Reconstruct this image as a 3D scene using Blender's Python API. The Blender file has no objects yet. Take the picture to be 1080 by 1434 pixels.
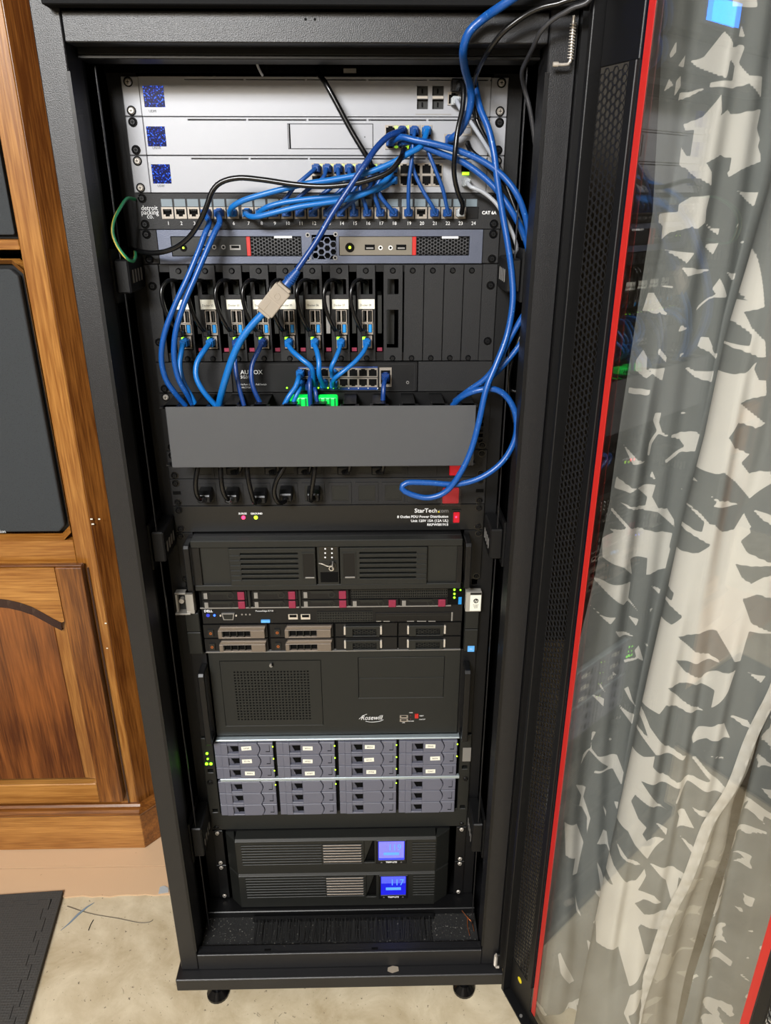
import bpy, bmesh, math, random
import numpy as np
from mathutils import Vector, Matrix
random.seed(7)
SC = bpy.context.scene
COL = SC.collection
R = math.radians

# ------------------------------------------------------------------ camera
Z0 = 1.545                       # world height of the top of the first rack unit
F_PX, PIT, YAW = 1046.73, 0.404407, 0.0201828
CAM = Vector((0.06547, -1.07395, Z0 - 0.13217))
cd = bpy.data.cameras.new('camera')
cam = bpy.data.objects.new('camera', cd); COL.objects.link(cam)
cam.location = CAM
cam.rotation_euler = (math.pi/2 - PIT, 0, -YAW)
cd.sensor_fit = 'HORIZONTAL'; cd.sensor_width = 36.0
cd.lens = 36.0*F_PX/1080.0
cd.clip_start = 0.02
SC.camera = cam

# ------------------------------------------------------------------ world, lamps, exposure
w = bpy.data.worlds.new('world'); SC.world = w; w.use_nodes = True
w.node_tree.nodes['Background'].inputs[0].default_value = (0.9, 0.92, 1.0, 1)
w.node_tree.nodes['Background'].inputs[1].default_value = 0.05
def area(name, loc, target, sx, sy, power, col):
    l = bpy.data.lights.new(name, 'AREA'); l.shape = 'RECTANGLE'
    l.size = sx; l.size_y = sy; l.energy = power; l.color = col
    o = bpy.data.objects.new(name, l); COL.objects.link(o)
    o.location = loc
    o.rotation_euler = (Vector(target) - Vector(loc)).to_track_quat('-Z', 'Y').to_euler()
    return o
area('ceiling_lamp_cool', (-0.70, -2.2, 2.36), (-0.2, -0.6, 0.6), 0.7, 0.4, 72, (0.95, 0.97, 1.0))
area('ceiling_lamp_warm', (-0.95, -2.9, 2.36), (-0.1, -0.9, 0.2), 1.2, 0.6, 50, (1.0, 0.91, 0.78))
SC.view_settings.view_transform = 'Standard'
SC.view_settings.look = 'None'
SC.view_settings.exposure = 0.85
SC.view_settings.gamma = 1.0
SC.view_settings.use_curve_mapping = False

# ------------------------------------------------------------------ helpers
def lin(c):
    return tuple(((v/12.92) if v <= 0.04045 else ((v+0.055)/1.055)**2.4) for v in c)
def rgb(r, g, b): return lin((r/255.0, g/255.0, b/255.0))

def at(px, py, y):
    """pixel of the photograph -> (x, z) on the upright plane at world depth y (how the photo was measured)"""
    u = (px-540)/F_PX; v = (py-717)/F_PX
    ry = math.cos(PIT) - v*math.sin(PIT); rz = -math.sin(PIT) - v*math.cos(PIT); rx = u
    c, s = math.cos(YAW), math.sin(YAW)
    rx, ry = c*rx + s*ry, -s*rx + c*ry
    t = (y - CAM.y)/ry
    return CAM.x + t*rx, CAM.z + t*rz
def atz(px, py, z):
    u = (px-540)/F_PX; v = (py-717)/F_PX
    ry = math.cos(PIT) - v*math.sin(PIT); rz = -math.sin(PIT) - v*math.cos(PIT); rx = u
    c, s = math.cos(YAW), math.sin(YAW)
    rx, ry = c*rx + s*ry, -s*rx + c*ry
    t = (z - CAM.z)/rz
    return CAM.x + t*rx, CAM.y + t*ry
def p3(px, py, y):
    x, z = at(px, py, y); return Vector((x, y, z))
def zu(u): return Z0 - u*0.04445
def rect(px0, py0, px1, py1, y):
    """measured pixel box -> x0, x1, z0, z1 on plane y"""
    mx, my = (px0+px1)/2, (py0+py1)/2
    return at(px0, my, y)[0], at(px1, my, y)[0], at(mx, py1, y)[1], at(mx, py0, y)[1]

class MB:
    def __init__(s): s.v = []; s.f = []; s.m = []; s.sm = []; s.mats = []
    def mi(s, m):
        if m is None: return 0
        if m not in s.mats: s.mats.append(m)
        return s.mats.index(m)
    def add(s, vs, fs, m=None, smooth=False):
        b = len(s.v); k = s.mi(m)
        s.v.extend([tuple(q) for q in vs])
        for f in fs:
            s.f.append(tuple(b+i for i in f)); s.m.append(k); s.sm.append(smooth)
        return s
    def box(s, x0, x1, y0, y1, z0, z1, m=None):
        vs = [(x0,y0,z0),(x1,y0,z0),(x1,y1,z0),(x0,y1,z0),(x0,y0,z1),(x1,y0,z1),(x1,y1,z1),(x0,y1,z1)]
        return s.add(vs, [(0,3,2,1),(4,5,6,7),(0,1,5,4),(1,2,6,5),(2,3,7,6),(3,0,4,7)], m)
    def obox(s, c, ax, ay, az, m=None):
        """oriented box: centre and three half-axis vectors"""
        c, ax, ay, az = map(Vector, (c, ax, ay, az))
        if ax.cross(ay).dot(az) < 0: ax = -ax
        vs = [c+i*ax+j*ay+k*az for k in (-1,1) for (i,j) in ((-1,-1),(1,-1),(1,1),(-1,1))]
        return s.add(vs, [(0,3,2,1),(4,5,6,7),(0,1,5,4),(1,2,6,5),(2,3,7,6),(3,0,4,7)], m)
    def prism(s, poly, y0, y1, m=None):
        """polygon given as (x, z), extruded along y"""
        n = len(poly)
        a = sum(poly[i][0]*poly[(i+1)%n][1]-poly[(i+1)%n][0]*poly[i][1] for i in range(n))
        if a < 0: poly = poly[::-1]
        vs = [(x,y0,z) for x,z in poly]+[(x,y1,z) for x,z in poly]
        fs = [tuple(range(n)), tuple(range(2*n-1,n-1,-1))]
        fs += [(i+n, (i+1)%n+n, (i+1)%n, i) for i in range(n)]
        return s.add(vs, fs, m)
    def prismx(s, poly, x0, x1, m=None):
        """polygon given as (y, z), extruded along x"""
        n = len(poly)
        a = sum(poly[i][0]*poly[(i+1)%n][1]-poly[(i+1)%n][0]*poly[i][1] for i in range(n))
        if a < 0: poly = poly[::-1]
        vs = [(x0,y,z) for y,z in poly]+[(x1,y,z) for y,z in poly]
        fs = [tuple(range(n-1,-1,-1)), tuple(range(n,2*n))]
        fs += [(i, (i+1)%n, (i+1)%n+n, i+n) for i in range(n)]
        return s.add(vs, fs, m)
    def prismz(s, poly, z0, z1, m=None):
        n = len(poly)
        a = sum(poly[i][0]*poly[(i+1)%n][1]-poly[(i+1)%n][0]*poly[i][1] for i in range(n))
        if a < 0: poly = poly[::-1]
        vs = [(x,y,z0) for x,y in poly]+[(x,y,z1) for x,y in poly]
        fs = [tuple(range(n-1,-1,-1)), tuple(range(n,2*n))]
        fs += [(i, (i+1)%n, (i+1)%n+n, i+n) for i in range(n)]
        return s.add(vs, fs, m)
    def cyl(s, p0, p1, r0, n=12, r1=None, m=None, smooth=True, cap=True):
        p0, p1 = Vector(p0), Vector(p1); r1 = r0 if r1 is None else r1
        d = (p1-p0).normalized(); a = d.orthogonal().normalized(); b = d.cross(a)
        vs = [];
        for p, r in ((p0,r0),(p1,r1)):
            vs += [p + r*(math.cos(2*math.pi*i/n)*a + math.sin(2*math.pi*i/n)*b) for i in range(n)]
        s.add(vs, [(i,(i+1)%n,(i+1)%n+n,i+n) for i in range(n)], m, smooth)
        if cap:
            s.add(vs, [tuple(range(n-1,-1,-1)), tuple(range(n,2*n))], m)
        return s
    def ring(s, c, axis, ro, ri, h, n=20, m=None):
        """flat washer: outer and inner radius, thickness h along axis"""
        c, d = Vector(c), Vector(axis).normalized(); a = d.orthogonal().normalized(); b = d.cross(a)
        vs = []
        for (r, k) in ((ro,0),(ro,h),(ri,h),(ri,0)):
            vs += [c + d*k + r*(math.cos(2*math.pi*i/n)*a + math.sin(2*math.pi*i/n)*b) for i in range(n)]
        fs = []
        for q in range(4):
            o, p = q*n, ((q+1)%4)*n
            fs += [(o+i, o+(i+1)%n, p+(i+1)%n, p+i) for i in range(n)]
        return s.add(vs, fs, m)
    def tube(s, pts, r, n=10, m=None, cap=True, radii=None):
        pts = [Vector(p) for p in pts]; k = len(pts); vs = []
        t = (pts[1]-pts[0]).normalized(); a = t.orthogonal().normalized()
        for i, p in enumerate(pts):
            t = (pts[min(i+1,k-1)]-pts[max(i-1,0)])
            t = t.normalized() if t.length > 1e-9 else Vector((0,0,1))
            a = (a - t*a.dot(t)).normalized(); b = t.cross(a)
            rr = radii[i] if radii else r
            vs += [p + rr*(math.cos(2*math.pi*j/n)*a + math.sin(2*math.pi*j/n)*b) for j in range(n)]
        fs = [(i*n+j, i*n+(j+1)%n, (i+1)*n+(j+1)%n, (i+1)*n+j) for i in range(k-1) for j in range(n)]
        s.add(vs, fs, m, True)
        if cap: s.add(vs, [tuple(range(n-1,-1,-1)), tuple(range((k-1)*n, k*n))], m)
        return s
    def plate(s, x0, x1, z0, z1, yf, yb, holes=(), m=None):
        """sheet in the xz plane with rectangular holes (x0,x1,z0,z1): front, back, rim and hole walls"""
        holes = [(max(a,x0),min(b,x1),max(c,z0),min(d,z1)) for a,b,c,d in holes]
        rd = lambda q: round(q, 6)
        xs = sorted({rd(x0),rd(x1)}|{rd(h[0]) for h in holes}|{rd(h[1]) for h in holes})
        zs = sorted({rd(z0),rd(z1)}|{rd(h[2]) for h in holes}|{rd(h[3]) for h in holes})
        solid = [[True]*(len(zs)-1) for _ in xs[:-1]]
        for a,b,c,d in holes:
            for i in range(len(xs)-1):
                xm = (xs[i]+xs[i+1])/2
                if a < xm < b:
                    for j in range(len(zs)-1):
                        if c < (zs[j]+zs[j+1])/2 < d: solid[i][j] = False
        nz = len(zs); nx = len(xs)
        vs = [(x,yf,z) for x in xs for z in zs]+[(x,yb,z) for x in xs for z in zs]
        o = nx*nz; fs = []
        sol = lambda i,j: 0 <= i < nx-1 and 0 <= j < nz-1 and solid[i][j]
        for i in range(nx-1):
            for j in range(nz-1):
                if not solid[i][j]: continue
                a,b,c,d = i*nz+j,(i+1)*nz+j,(i+1)*nz+j+1,i*nz+j+1
                fs.append((a,b,c,d)); fs.append((a+o,d+o,c+o,b+o))
                if not sol(i,j-1): fs.append((b,a,a+o,b+o))
                if not sol(i+1,j): fs.append((c,b,b+o,c+o))
                if not sol(i,j+1): fs.append((d,c,c+o,d+o))
                if not sol(i-1,j): fs.append((a,d,d+o,a+o))
        return s.add(vs, fs, m)
    def hexplate(s, x0, x1, z0, z1, pitch, wall, yf, yb, m=None, frame=0.0):
        """sheet full of hexagonal holes in the xz plane"""
        R0 = pitch/math.sqrt(3); Ri = R0 - wall/math.sqrt(3)*1.0
        dx = 1.5*R0; i = 0; x = x0 + R0*0.8
        ang = [math.pi/3*k for k in range(6)]
        while x < x1 - R0*0.6:
            z = z0 + pitch*(0.5 if i%2 == 0 else 1.0)
            while z < z1 - pitch*0.3:
                vs = []
                for (r, y) in ((R0,yf),(Ri,yf),(Ri,yb)):
                    vs += [(min(max(x+r*math.cos(t),x0),x1), y, min(max(z+r*math.sin(t),z0),z1)) for t in ang]
                fs = [(k,(k+1)%6,(k+1)%6+6,k+6) for k in range(6)]+[(k+6,(k+1)%6+6,(k+1)%6+12,k+12) for k in range(6)]
                s.add(vs, fs, m)
                z += pitch
            x += dx; i += 1
        return s
    def build(s, name, m=None, parent=None, bev=0.0, seg=1, stuff=False, xf=None):
        off = WL.get(parent, Vector((0,0,0))) if parent is not None else Vector((0,0,0))
        me = bpy.data.meshes.new(name)
        A = np.array(s.v, dtype=float)
        if xf is not None:
            M3 = np.array(xf); A = A @ M3[:3,:3].T + M3[:3,3]
        A = A - np.array(off)
        me.from_pydata(A.tolist(), [], s.f)
        if s.mats:
            for q in s.mats: me.materials.append(q)
            me.polygons.foreach_set('material_index', s.m)
        else: me.materials.append(m)
        me.polygons.foreach_set('use_smooth', s.sm)
        me.update()
        return link(name, me, parent, bev, seg, stuff)
WL = {}
def link(name, me, parent=None, bev=0.0, seg=1, stuff=False):
    o = bpy.data.objects.new(name, me); COL.objects.link(o)
    if parent is not None: o.parent = parent; WL[o] = WL.get(parent, Vector((0,0,0)))
    else: WL[o] = Vector((0,0,0))
    if bev:
        b = o.modifiers.new('bevel', 'BEVEL'); b.width = bev; b.segments = seg; b.limit_method = 'ANGLE'; b.angle_limit = R(40)
    if stuff: o['kind'] = 'stuff'
    return o
def thing(name, loc, label, cat, group=None):
    o = bpy.data.objects.new(name, None); COL.objects.link(o); o.location = loc; o.empty_display_size = 0.02
    WL[o] = Vector(loc); o['label'] = label; o['category'] = cat
    if group: o['group'] = group
    return o
def tag(o, label, cat, group=None):
    o['label'] = label; o['category'] = cat
    if group: o['group'] = group
    return o
def struct(o): o['kind'] = 'structure'; return o
def inst(src, parent, off, name=None):
    """copy of a part (and its sub-parts), moved by off"""
    c = src.copy(); COL.objects.link(c); c.parent = parent; c.location = Vector(off)
    WL[c] = WL.get(parent, Vector((0,0,0)))
    for ch in list(src.children):
        d = ch.copy(); COL.objects.link(d); d.parent = c
    return c
def dup(root, loc, label, group=None):
    r = root.copy(); COL.objects.link(r); r.location = loc; r['label'] = label; WL[r] = Vector(loc)
    if group: r['group'] = group
    for ch in list(root.children):
        c = ch.copy(); COL.objects.link(c); c.parent = r; WL[c] = Vector(loc)
        for g in list(ch.children):
            d = g.copy(); COL.objects.link(d); d.parent = c
    return r
def spline(pts, step=0.006):
    """Catmull-Rom through the points"""
    P = [Vector(p) for p in pts]
    if len(P) == 2: P = [P[0], (P[0]+P[1])/2, P[1]]
    P = [2*P[0]-P[1]] + P + [2*P[-1]-P[-2]]
    out = []
    for i in range(1, len(P)-2):
        a,b,c,d = P[i-1:i+3]
        n = max(2, int((c-b).length/step))
        for k in range(n):
            t = k/n
            out.append(0.5*((2*b)+(c-a)*t+(2*a-5*b+4*c-d)*t*t+(3*b-a-3*c+d)*t**3))
    out.append(P[-2]); return out

# ------------------------------------------------------------------ materials
def mat(name, col, rough=0.5, metal=0.0, emit=0.0, ecol=None, bump=0.0, bscale=400.0, vary=0.0, spec=None, vscale=6.0, coat=0.0, speck=None):
    m = bpy.data.materials.new(name); m.use_nodes = True
    nt = m.node_tree; b = nt.nodes['Principled BSDF']
    b.inputs['Base Color'].default_value = (*col, 1); b.inputs['Roughness'].default_value = rough
    b.inputs['Metallic'].default_value = metal
    if spec is not None: b.inputs['Specular IOR Level'].default_value = spec
    if coat: b.inputs['Coat Weight'].default_value = coat
    if emit:
        b.inputs['Emission Color'].default_value = (*(ecol or col), 1); b.inputs['Emission Strength'].default_value = emit
    N = nt.nodes.new; L = nt.links.new
    if bump or vary or speck:
        tc = N('ShaderNodeTexCoord')
    if bump:
        n = N('ShaderNodeTexNoise'); n.inputs['Scale'].default_value = bscale; n.inputs['Detail'].default_value = 2
        L(tc.outputs['Object'], n.inputs['Vector'])
        bp = N('ShaderNodeBump'); bp.inputs['Strength'].default_value = bump; bp.inputs['Distance'].default_value = 0.0006
        L(n.outputs['Fac'], bp.inputs['Height']); L(bp.outputs['Normal'], b.inputs['Normal'])
    if vary:
        n = N('ShaderNodeTexNoise'); n.inputs['Scale'].default_value = vscale; n.inputs['Detail'].default_value = 6
        L(tc.outputs['Object'], n.inputs['Vector'])
        r = N('ShaderNodeMapRange'); r.inputs['To Min'].default_value = 1-vary; r.inputs['To Max'].default_value = 1+vary
        L(n.outputs['Fac'], r.inputs['Value'])
        mx = N('ShaderNodeMix'); mx.data_type = 'RGBA'; mx.blend_type = 'MULTIPLY'; mx.inputs[0].default_value = 1
        mx.inputs[6].default_value = (*col, 1); L(r.outputs[0], mx.inputs[7]); L(mx.outputs[2], b.inputs['Base Color'])
    if speck:
        sc, th, scol = speck
        n = N('ShaderNodeTexNoise'); n.inputs['Scale'].default_value = sc; n.inputs['Detail'].default_value = 3
        L(tc.outputs['Object'], n.inputs['Vector'])
        r = N('ShaderNodeMapRange'); r.inputs['From Min'].default_value = th; r.inputs['From Max'].default_value = th+0.06
        L(n.outputs['Fac'], r.inputs['Value'])
        mx = N('ShaderNodeMix'); mx.data_type = 'RGBA'; L(r.outputs[0], mx.inputs[0])
        mx.inputs[6].default_value = (*col, 1); mx.inputs[7].default_value = (*scol, 1); L(mx.outputs[2], b.inputs['Base Color'])
    return m

def wood_mat(name, dark, light, axis, rough=0.32, rings=10.0):
    m = bpy.data.materials.new(name); m.use_nodes = True
    nt = m.node_tree; b = nt.nodes['Principled BSDF']; N = nt.nodes.new; L = nt.links.new
    tc = N('ShaderNodeTexCoord'); mp = N('ShaderNodeMapping')
    sc = {'z': (1,1,0.04), 'x': (0.04,1,1)}[axis]
    mp.inputs['Scale'].default_value = sc; L(tc.outputs['Object'], mp.inputs['Vector'])
    n1 = N('ShaderNodeTexNoise'); n1.inputs['Scale'].default_value = 14; n1.inputs['Detail'].default_value = 3; n1.inputs['Distortion'].default_value = 0.8
    L(mp.outputs[0], n1.inputs['Vector'])
    ml = N('ShaderNodeMath'); ml.operation = 'MULTIPLY'; ml.inputs[1].default_value = rings; L(n1.outputs['Fac'], ml.inputs[0])
    sn = N('ShaderNodeMath'); sn.operation = 'SINE'; L(ml.outputs[0], sn.inputs[0])
    n2 = N('ShaderNodeTexNoise'); n2.inputs['Scale'].default_value = 330; n2.inputs['Detail'].default_value = 4; L(mp.outputs[0], n2.inputs['Vector'])
    n3 = N('ShaderNodeTexNoise'); n3.inputs['Scale'].default_value = 5; n3.inputs['Detail'].default_value = 2; L(tc.outputs['Object'], n3.inputs['Vector'])
    a = N('ShaderNodeMath'); a.operation = 'MULTIPLY_ADD'; a.inputs[1].default_value = 0.09; a.inputs[2].default_value = 0.0; L(sn.outputs[0], a.inputs[0])
    c = N('ShaderNodeMath'); c.operation = 'MULTIPLY_ADD'; c.inputs[1].default_value = 0.55; L(n2.outputs['Fac'], c.inputs[0]); L(a.outputs[0], c.inputs[2])
    d = N('ShaderNodeMath'); d.operation = 'MULTIPLY_ADD'; d.inputs[1].default_value = 0.35; L(n3.outputs['Fac'], d.inputs[0]); L(c.outputs[0], d.inputs[2])
    cr = N('ShaderNodeValToRGB'); cr.color_ramp.elements[0].position = 0.30; cr.color_ramp.elements[0].color = (*dark,1)
    cr.color_ramp.elements[1].position = 0.78; cr.color_ramp.elements[1].color = (*light,1)
    L(d.outputs[0], cr.inputs[0]); L(cr.outputs[0], b.inputs['Base Color'])
    b.inputs['Roughness'].default_value = rough; b.inputs['Coat Weight'].default_value = 0.25; b.inputs['Coat Roughness'].default_value = 0.2
    bp = N('ShaderNodeBump'); bp.inputs['Strength'].default_value = 0.15; bp.inputs['Distance'].default_value = 0.0006
    L(n2.outputs['Fac'], bp.inputs['Height']); L(bp.outputs[0], b.inputs['Normal'])
    return m

M = {}
M['rack'] = mat('black_powder_coat', rgb(21,21,23), 0.40, bump=0.55, bscale=900, spec=0.5)
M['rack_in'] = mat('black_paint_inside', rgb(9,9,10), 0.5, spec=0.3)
M['steel_black'] = mat('black_steel_panel', rgb(12,12,13), 0.45, spec=0.35, bump=0.25, bscale=1200)
M['panel'] = mat('textured_black_panel', rgb(25,25,26), 0.55, spec=0.35, bump=0.5, bscale=900)
M['cover'] = mat('grey_black_cover', rgb(66,67,69), 0.5, bump=0.15, bscale=1200, vary=0.08)
M['dark'] = mat('cavity_black', rgb(5,5,5), 0.7, spec=0.1)  # flat black, also painted in for the shade of holes, slots and jacks
M['plastic'] = mat('black_plastic', rgb(11,11,12), 0.4, spec=0.35)
M['gloss'] = mat('black_gloss', rgb(10,10,11), 0.15)
M['charcoal'] = mat('charcoal_plastic', rgb(24,25,23), 0.45, spec=0.4)
M['silver'] = mat('anodised_silver', rgb(146,147,151), 0.45, metal=0.2, bump=0.15, bscale=1500)
M['bluegrey'] = mat('brushed_grey_blue_plate', rgb(92,97,112), 0.42, metal=0.5, bump=0.3, bscale=700, vary=0.12, vscale=60)
M['chrome'] = mat('bright_metal', rgb(205,198,188), 0.3, metal=0.55)
M['steel'] = mat('dull_steel', rgb(140,138,135), 0.4, metal=0.5)
M['port'] = mat('nickel_port', rgb(150,142,132), 0.4, metal=0.4)
M['blue'] = mat('blue_cable', rgb(11,70,140), 0.36, speck=(330,0.66,rgb(90,140,195)))
M['blue_dark'] = mat('dark_blue_cable', rgb(11,50,112), 0.38, speck=(330,0.66,rgb(90,130,185)))
M['blue_light'] = mat('bright_blue_cable', rgb(8,96,168), 0.4)
M['blue_boot'] = mat('blue_boot', rgb(13,64,128), 0.4)
M['cord'] = mat('black_cord', rgb(10,10,11), 0.27)
M['grey_cord'] = mat('grey_cord', rgb(150,154,162), 0.4)
M['clear'] = mat('clear_plug', rgb(190,195,198), 0.15)
M['clear'].node_tree.nodes['Principled BSDF'].inputs['Alpha'].default_value = 0.7
M['white'] = mat('white_plastic', rgb(215,215,210), 0.5)
M['ink'] = mat('white_print', rgb(215,215,215), 0.6)
M['greyink'] = mat('grey_print', rgb(120,120,120), 0.6)
M['blackink'] = mat('black_print', rgb(25,25,25), 0.6)
M['label'] = mat('paper_label', rgb(222,220,205), 0.7)
M['red'] = mat('red_stripe', rgb(176,34,28), 0.4)
M['magenta'] = mat('maroon_button', rgb(124,28,56), 0.45)
M['led_green'] = mat('green_light', rgb(120,255,40), 0.4, emit=2.2, ecol=rgb(130,255,30))
M['led_yellow'] = mat('yellow_light', rgb(210,255,40), 0.4, emit=0.9, ecol=rgb(170,255,50))
M['led_red'] = mat('red_light', rgb(255,40,70), 0.4, emit=2.5, ecol=rgb(255,40,80))
M['led_blue'] = mat('blue_light', rgb(40,90,255), 0.4, emit=2.0, ecol=rgb(40,90,255))
M['switch_red'] = mat('red_rocker', rgb(150,16,32), 0.35, emit=0.18, ecol=rgb(230,10,30))
M['usb_blue'] = mat('blue_usb_insert', rgb(20,130,200), 0.4)
M['tan'] = mat('beige_plastic', rgb(142,132,118), 0.5)
M['drive'] = mat('grey_lilac_plastic', rgb(92,93,105), 0.45)
M['drive_dark'] = mat('grey_lilac_shaded', rgb(72,73,84), 0.5)  # darker copy of the tray plastic, recess shade put in its colour
M['latch'] = mat('taupe_metal', rgb(118,108,98), 0.4, metal=0.5)
M['copper'] = mat('copper_wire', rgb(190,110,60), 0.35, metal=0.8)
M['foam'] = mat('black_foam', rgb(60,59,57), 0.75)
M['glowing_green_plug'] = mat('glowing_green_plug', rgb(10,190,70), 0.35, emit=0.5, ecol=rgb(0,220,70))  # glow put into the plastic itself; the connectors hold no lamp
M['yellow_sticker'] = mat('yellow_sticker', rgb(225,205,20), 0.5)
M['blue_sticker'] = mat('blue_sticker', rgb(90,165,235), 0.4)
M['ground'] = mat('green_wire', rgb(36,120,80), 0.4)
M['ground_y'] = mat('yellow_wire', rgb(196,180,70), 0.4)

# ------------------------------------------------------------------ room shell
conc = mat('painted_concrete', rgb(196,184,160), 0.55, spec=0.3)
nt = conc.node_tree; N = nt.nodes.new; L = nt.links.new
tc = N('ShaderNodeTexCoord')
def noise(scale, det, rough=0.6, dist=0.0):
    n = N('ShaderNodeTexNoise'); n.inputs['Scale'].default_value = scale; n.inputs['Detail'].default_value = det
    n.inputs['Roughness'].default_value = rough; n.inputs['Distortion'].default_value = dist
    L(tc.outputs['Object'], n.inputs['Vector']); return n
na = noise(9, 8, 0.65, 0.4); nb = noise(120, 3); nc = noise(34, 2, 0.5, 1.5)
cr = N('ShaderNodeValToRGB'); e = cr.color_ramp.elements
e[0].position = 0.34; e[0].color = (*rgb(172,156,126),1); e[1].position = 0.66; e[1].color = (*rgb(208,196,170),1)
L(na.outputs['Fac'], cr.inputs[0])
sp = N('ShaderNodeMapRange'); sp.inputs['From Min'].default_value = 0.35; sp.inputs['From Max'].default_value = 0.28; L(nb.outputs['Fac'], sp.inputs['Value'])
sp2 = N('ShaderNodeMapRange'); sp2.inputs['From Min'].default_value = 0.27; sp2.inputs['From Max'].default_value = 0.22; L(nc.outputs['Fac'], sp2.inputs['Value'])
ad = N('ShaderNodeMath'); ad.operation = 'MAXIMUM'; L(sp.outputs[0], ad.inputs[0]); L(sp2.outputs[0], ad.inputs[1])
mx = N('ShaderNodeMix'); mx.data_type = 'RGBA'; L(ad.outputs[0], mx.inputs[0]); L(cr.outputs[0], mx.inputs[6]); mx.inputs[7].default_value = (*rgb(104,94,80),1)
L(mx.outputs[2], nt.nodes['Principled BSDF'].inputs['Base Color'])
bp = N('ShaderNodeBump'); bp.inputs['Strength'].default_value = 0.3; bp.inputs['Distance'].default_value = 0.002
L(na.outputs['Fac'], bp.inputs['Height']); L(bp.outputs[0], nt.nodes['Principled BSDF'].inputs['Normal'])
wallm = mat('wall_paint', rgb(112,106,98), 0.8, vary=0.05)
X0, X1, Y0, Y1, ZC = -2.2, 2.2, -3.4, 1.1, 2.42
struct(MB().box(X0,X1,Y0,Y1,-0.1,0.0).build('floor', conc))
struct(MB().box(X0,X1,Y0,Y1,ZC,ZC+0.1).build('ceiling', mat('ceiling_paint', rgb(215,210,200), 0.9)))
struct(MB().box(X0-0.1,X0,Y0,Y1,-0.1,ZC+0.1).build('wall_left', wallm))
struct(MB().box(X1,X1+0.1,Y0,Y1,-0.1,ZC+0.1).build('wall_right', wallm))
struct(MB().box(X0-0.1,X1+0.1,Y1,Y1+0.1,-0.1,ZC+0.1).build('wall_back', mat('dark_wall_paint', rgb(70,66,60), 0.9)))
struct(MB().box(X0-0.1,X1+0.1,Y0-0.1,Y0,-0.1,ZC+0.1).build('wall_front', wallm))
# floor sheet (two strips of tan vinyl with a ragged front edge)
vin = mat('tan_vinyl', rgb(204,172,138), 0.45, vary=0.07, vscale=9, speck=(55, 0.72, rgb(120,90,64)))
def ragged(x0, x1, y, amp, n):
    return [(x0+(x1-x0)*i/n, y + (random.random()-0.5)*amp) for i in range(n+1)]
fs = thing('floor_sheet', (-0.7, 0.3, 0), 'tan vinyl floor sheet with a torn edge in front of the wooden cabinet', 'flooring')
MB().prismz(ragged(-1.6, -0.24, 0.107, 0.006, 70) + [(-0.24,0.181),(-1.6,0.181)], 0.0, 0.0035).build('sheet_strip', vin, fs)
MB().prismz([(-1.6,0.183),(-0.24,0.183),(-0.24,0.9),(-1.6,0.9)], 0.0, 0.0045).build('sheet_strip', vin, fs)

# ------------------------------------------------------------------ wooden built-in cabinet with loudspeakers
wd = {a: wood_mat('brown_wood_'+a, rgb(84,44,14), rgb(172,110,48), a) for a in 'zx'}
wl_ = {a: wood_mat('golden_wood_'+a, rgb(128,78,26), rgb(206,150,78), a) for a in 'zx'}
wpan = wood_mat('figured_wood', rgb(74,36,12), rgb(152,90,40), 'z', rings=26)
wmo = mat('dark_varnished_moulding', rgb(58,40,34), 0.25, coat=0.5)
YC = 0.245
cab = thing('wood_cabinet', (-0.8, 0.45, 0), 'brown varnished built-in wooden cabinet left of the black rack', 'cabinet')
XS = -0.474
MB().box(-0.512,XS,YC,YC+0.02,0.10,2.1).build('stile', wl_['z'], cab, 0.0012)
a45 = Vector((math.sin(R(42)), math.cos(R(42)), 0))
def slant(x, y, ln, z0, z1, th=0.018):
    n = Vector((-a45.y, a45.x, 0))*th
    p = [Vector((x,y,0)), Vector((x,y,0))+a45*ln]
    return [(q.x,q.y) for q in (p[0],p[1],p[1]+n,p[0]+n)]
MB().prismz(slant(XS+0.0005, YC+0.001, 0.20, 0, 0), 0.10, 2.1).build('corner_board', wd['z'], cab, 0.001)
MB().box(-1.35,-0.5125,YC,YC+0.02,1.325,1.341).build('rail', wl_['x'], cab, 0.001)
MB().box(-1.35,-0.5125,YC,YC+0.02,0.742,0.794).build('rail', wl_['x'], cab, 0.001)
MB().box(-1.35,-0.5125,YC,YC+0.02,0.10,0.128).build('rail', wd['x'], cab, 0.001)
MB().box(-1.35,-0.49,0.30,0.62,1.322,1.338).build('shelf', wd['x'], cab)
MB().box(-1.35,-0.49,0.62,0.63,0.0,2.1).build('back_board', wd['z'], cab)
MB().box(-1.37,-1.35,YC,0.63,0.0,2.1).build('side_board', wd['z'], cab)
# bevelled wooden frame round the loudspeaker opening (cut corners)
def oct_ring(x0,x1,z0,z1,c,wd_):
    o = [(x0,z0),(x1-c,z0),(x1,z0+c),(x1,z1-c),(x1-c,z1),(x0,z1)]
    x1b,z0b,z1b = x1-wd_,z0+wd_,z1-wd_
    i = [(x0,z0b),(x1b-c,z0b),(x1b,z0b+c),(x1b,z1b-c),(x1b-c,z1b),(x0,z1b)]
    return o, i
fr = MB(); o_, i_ = oct_ring(-1.34,-0.5128,0.795,1.309,0.016,0.0075)
vs = [(x,YC-0.001,z) for x,z in o_]+[(x,YC+0.014,z) for x,z in i_]+[(x,YC+0.03,z) for x,z in o_]
n = 6
fr.add(vs, [(k,k+1,k+1+n,k+n) for k in range(n-1)]+[(k+n,k+1+n,k+1+2*n,k+2*n) for k in range(n-1)])
fr.build('opening_frame', wl_['x'], cab)
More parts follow.
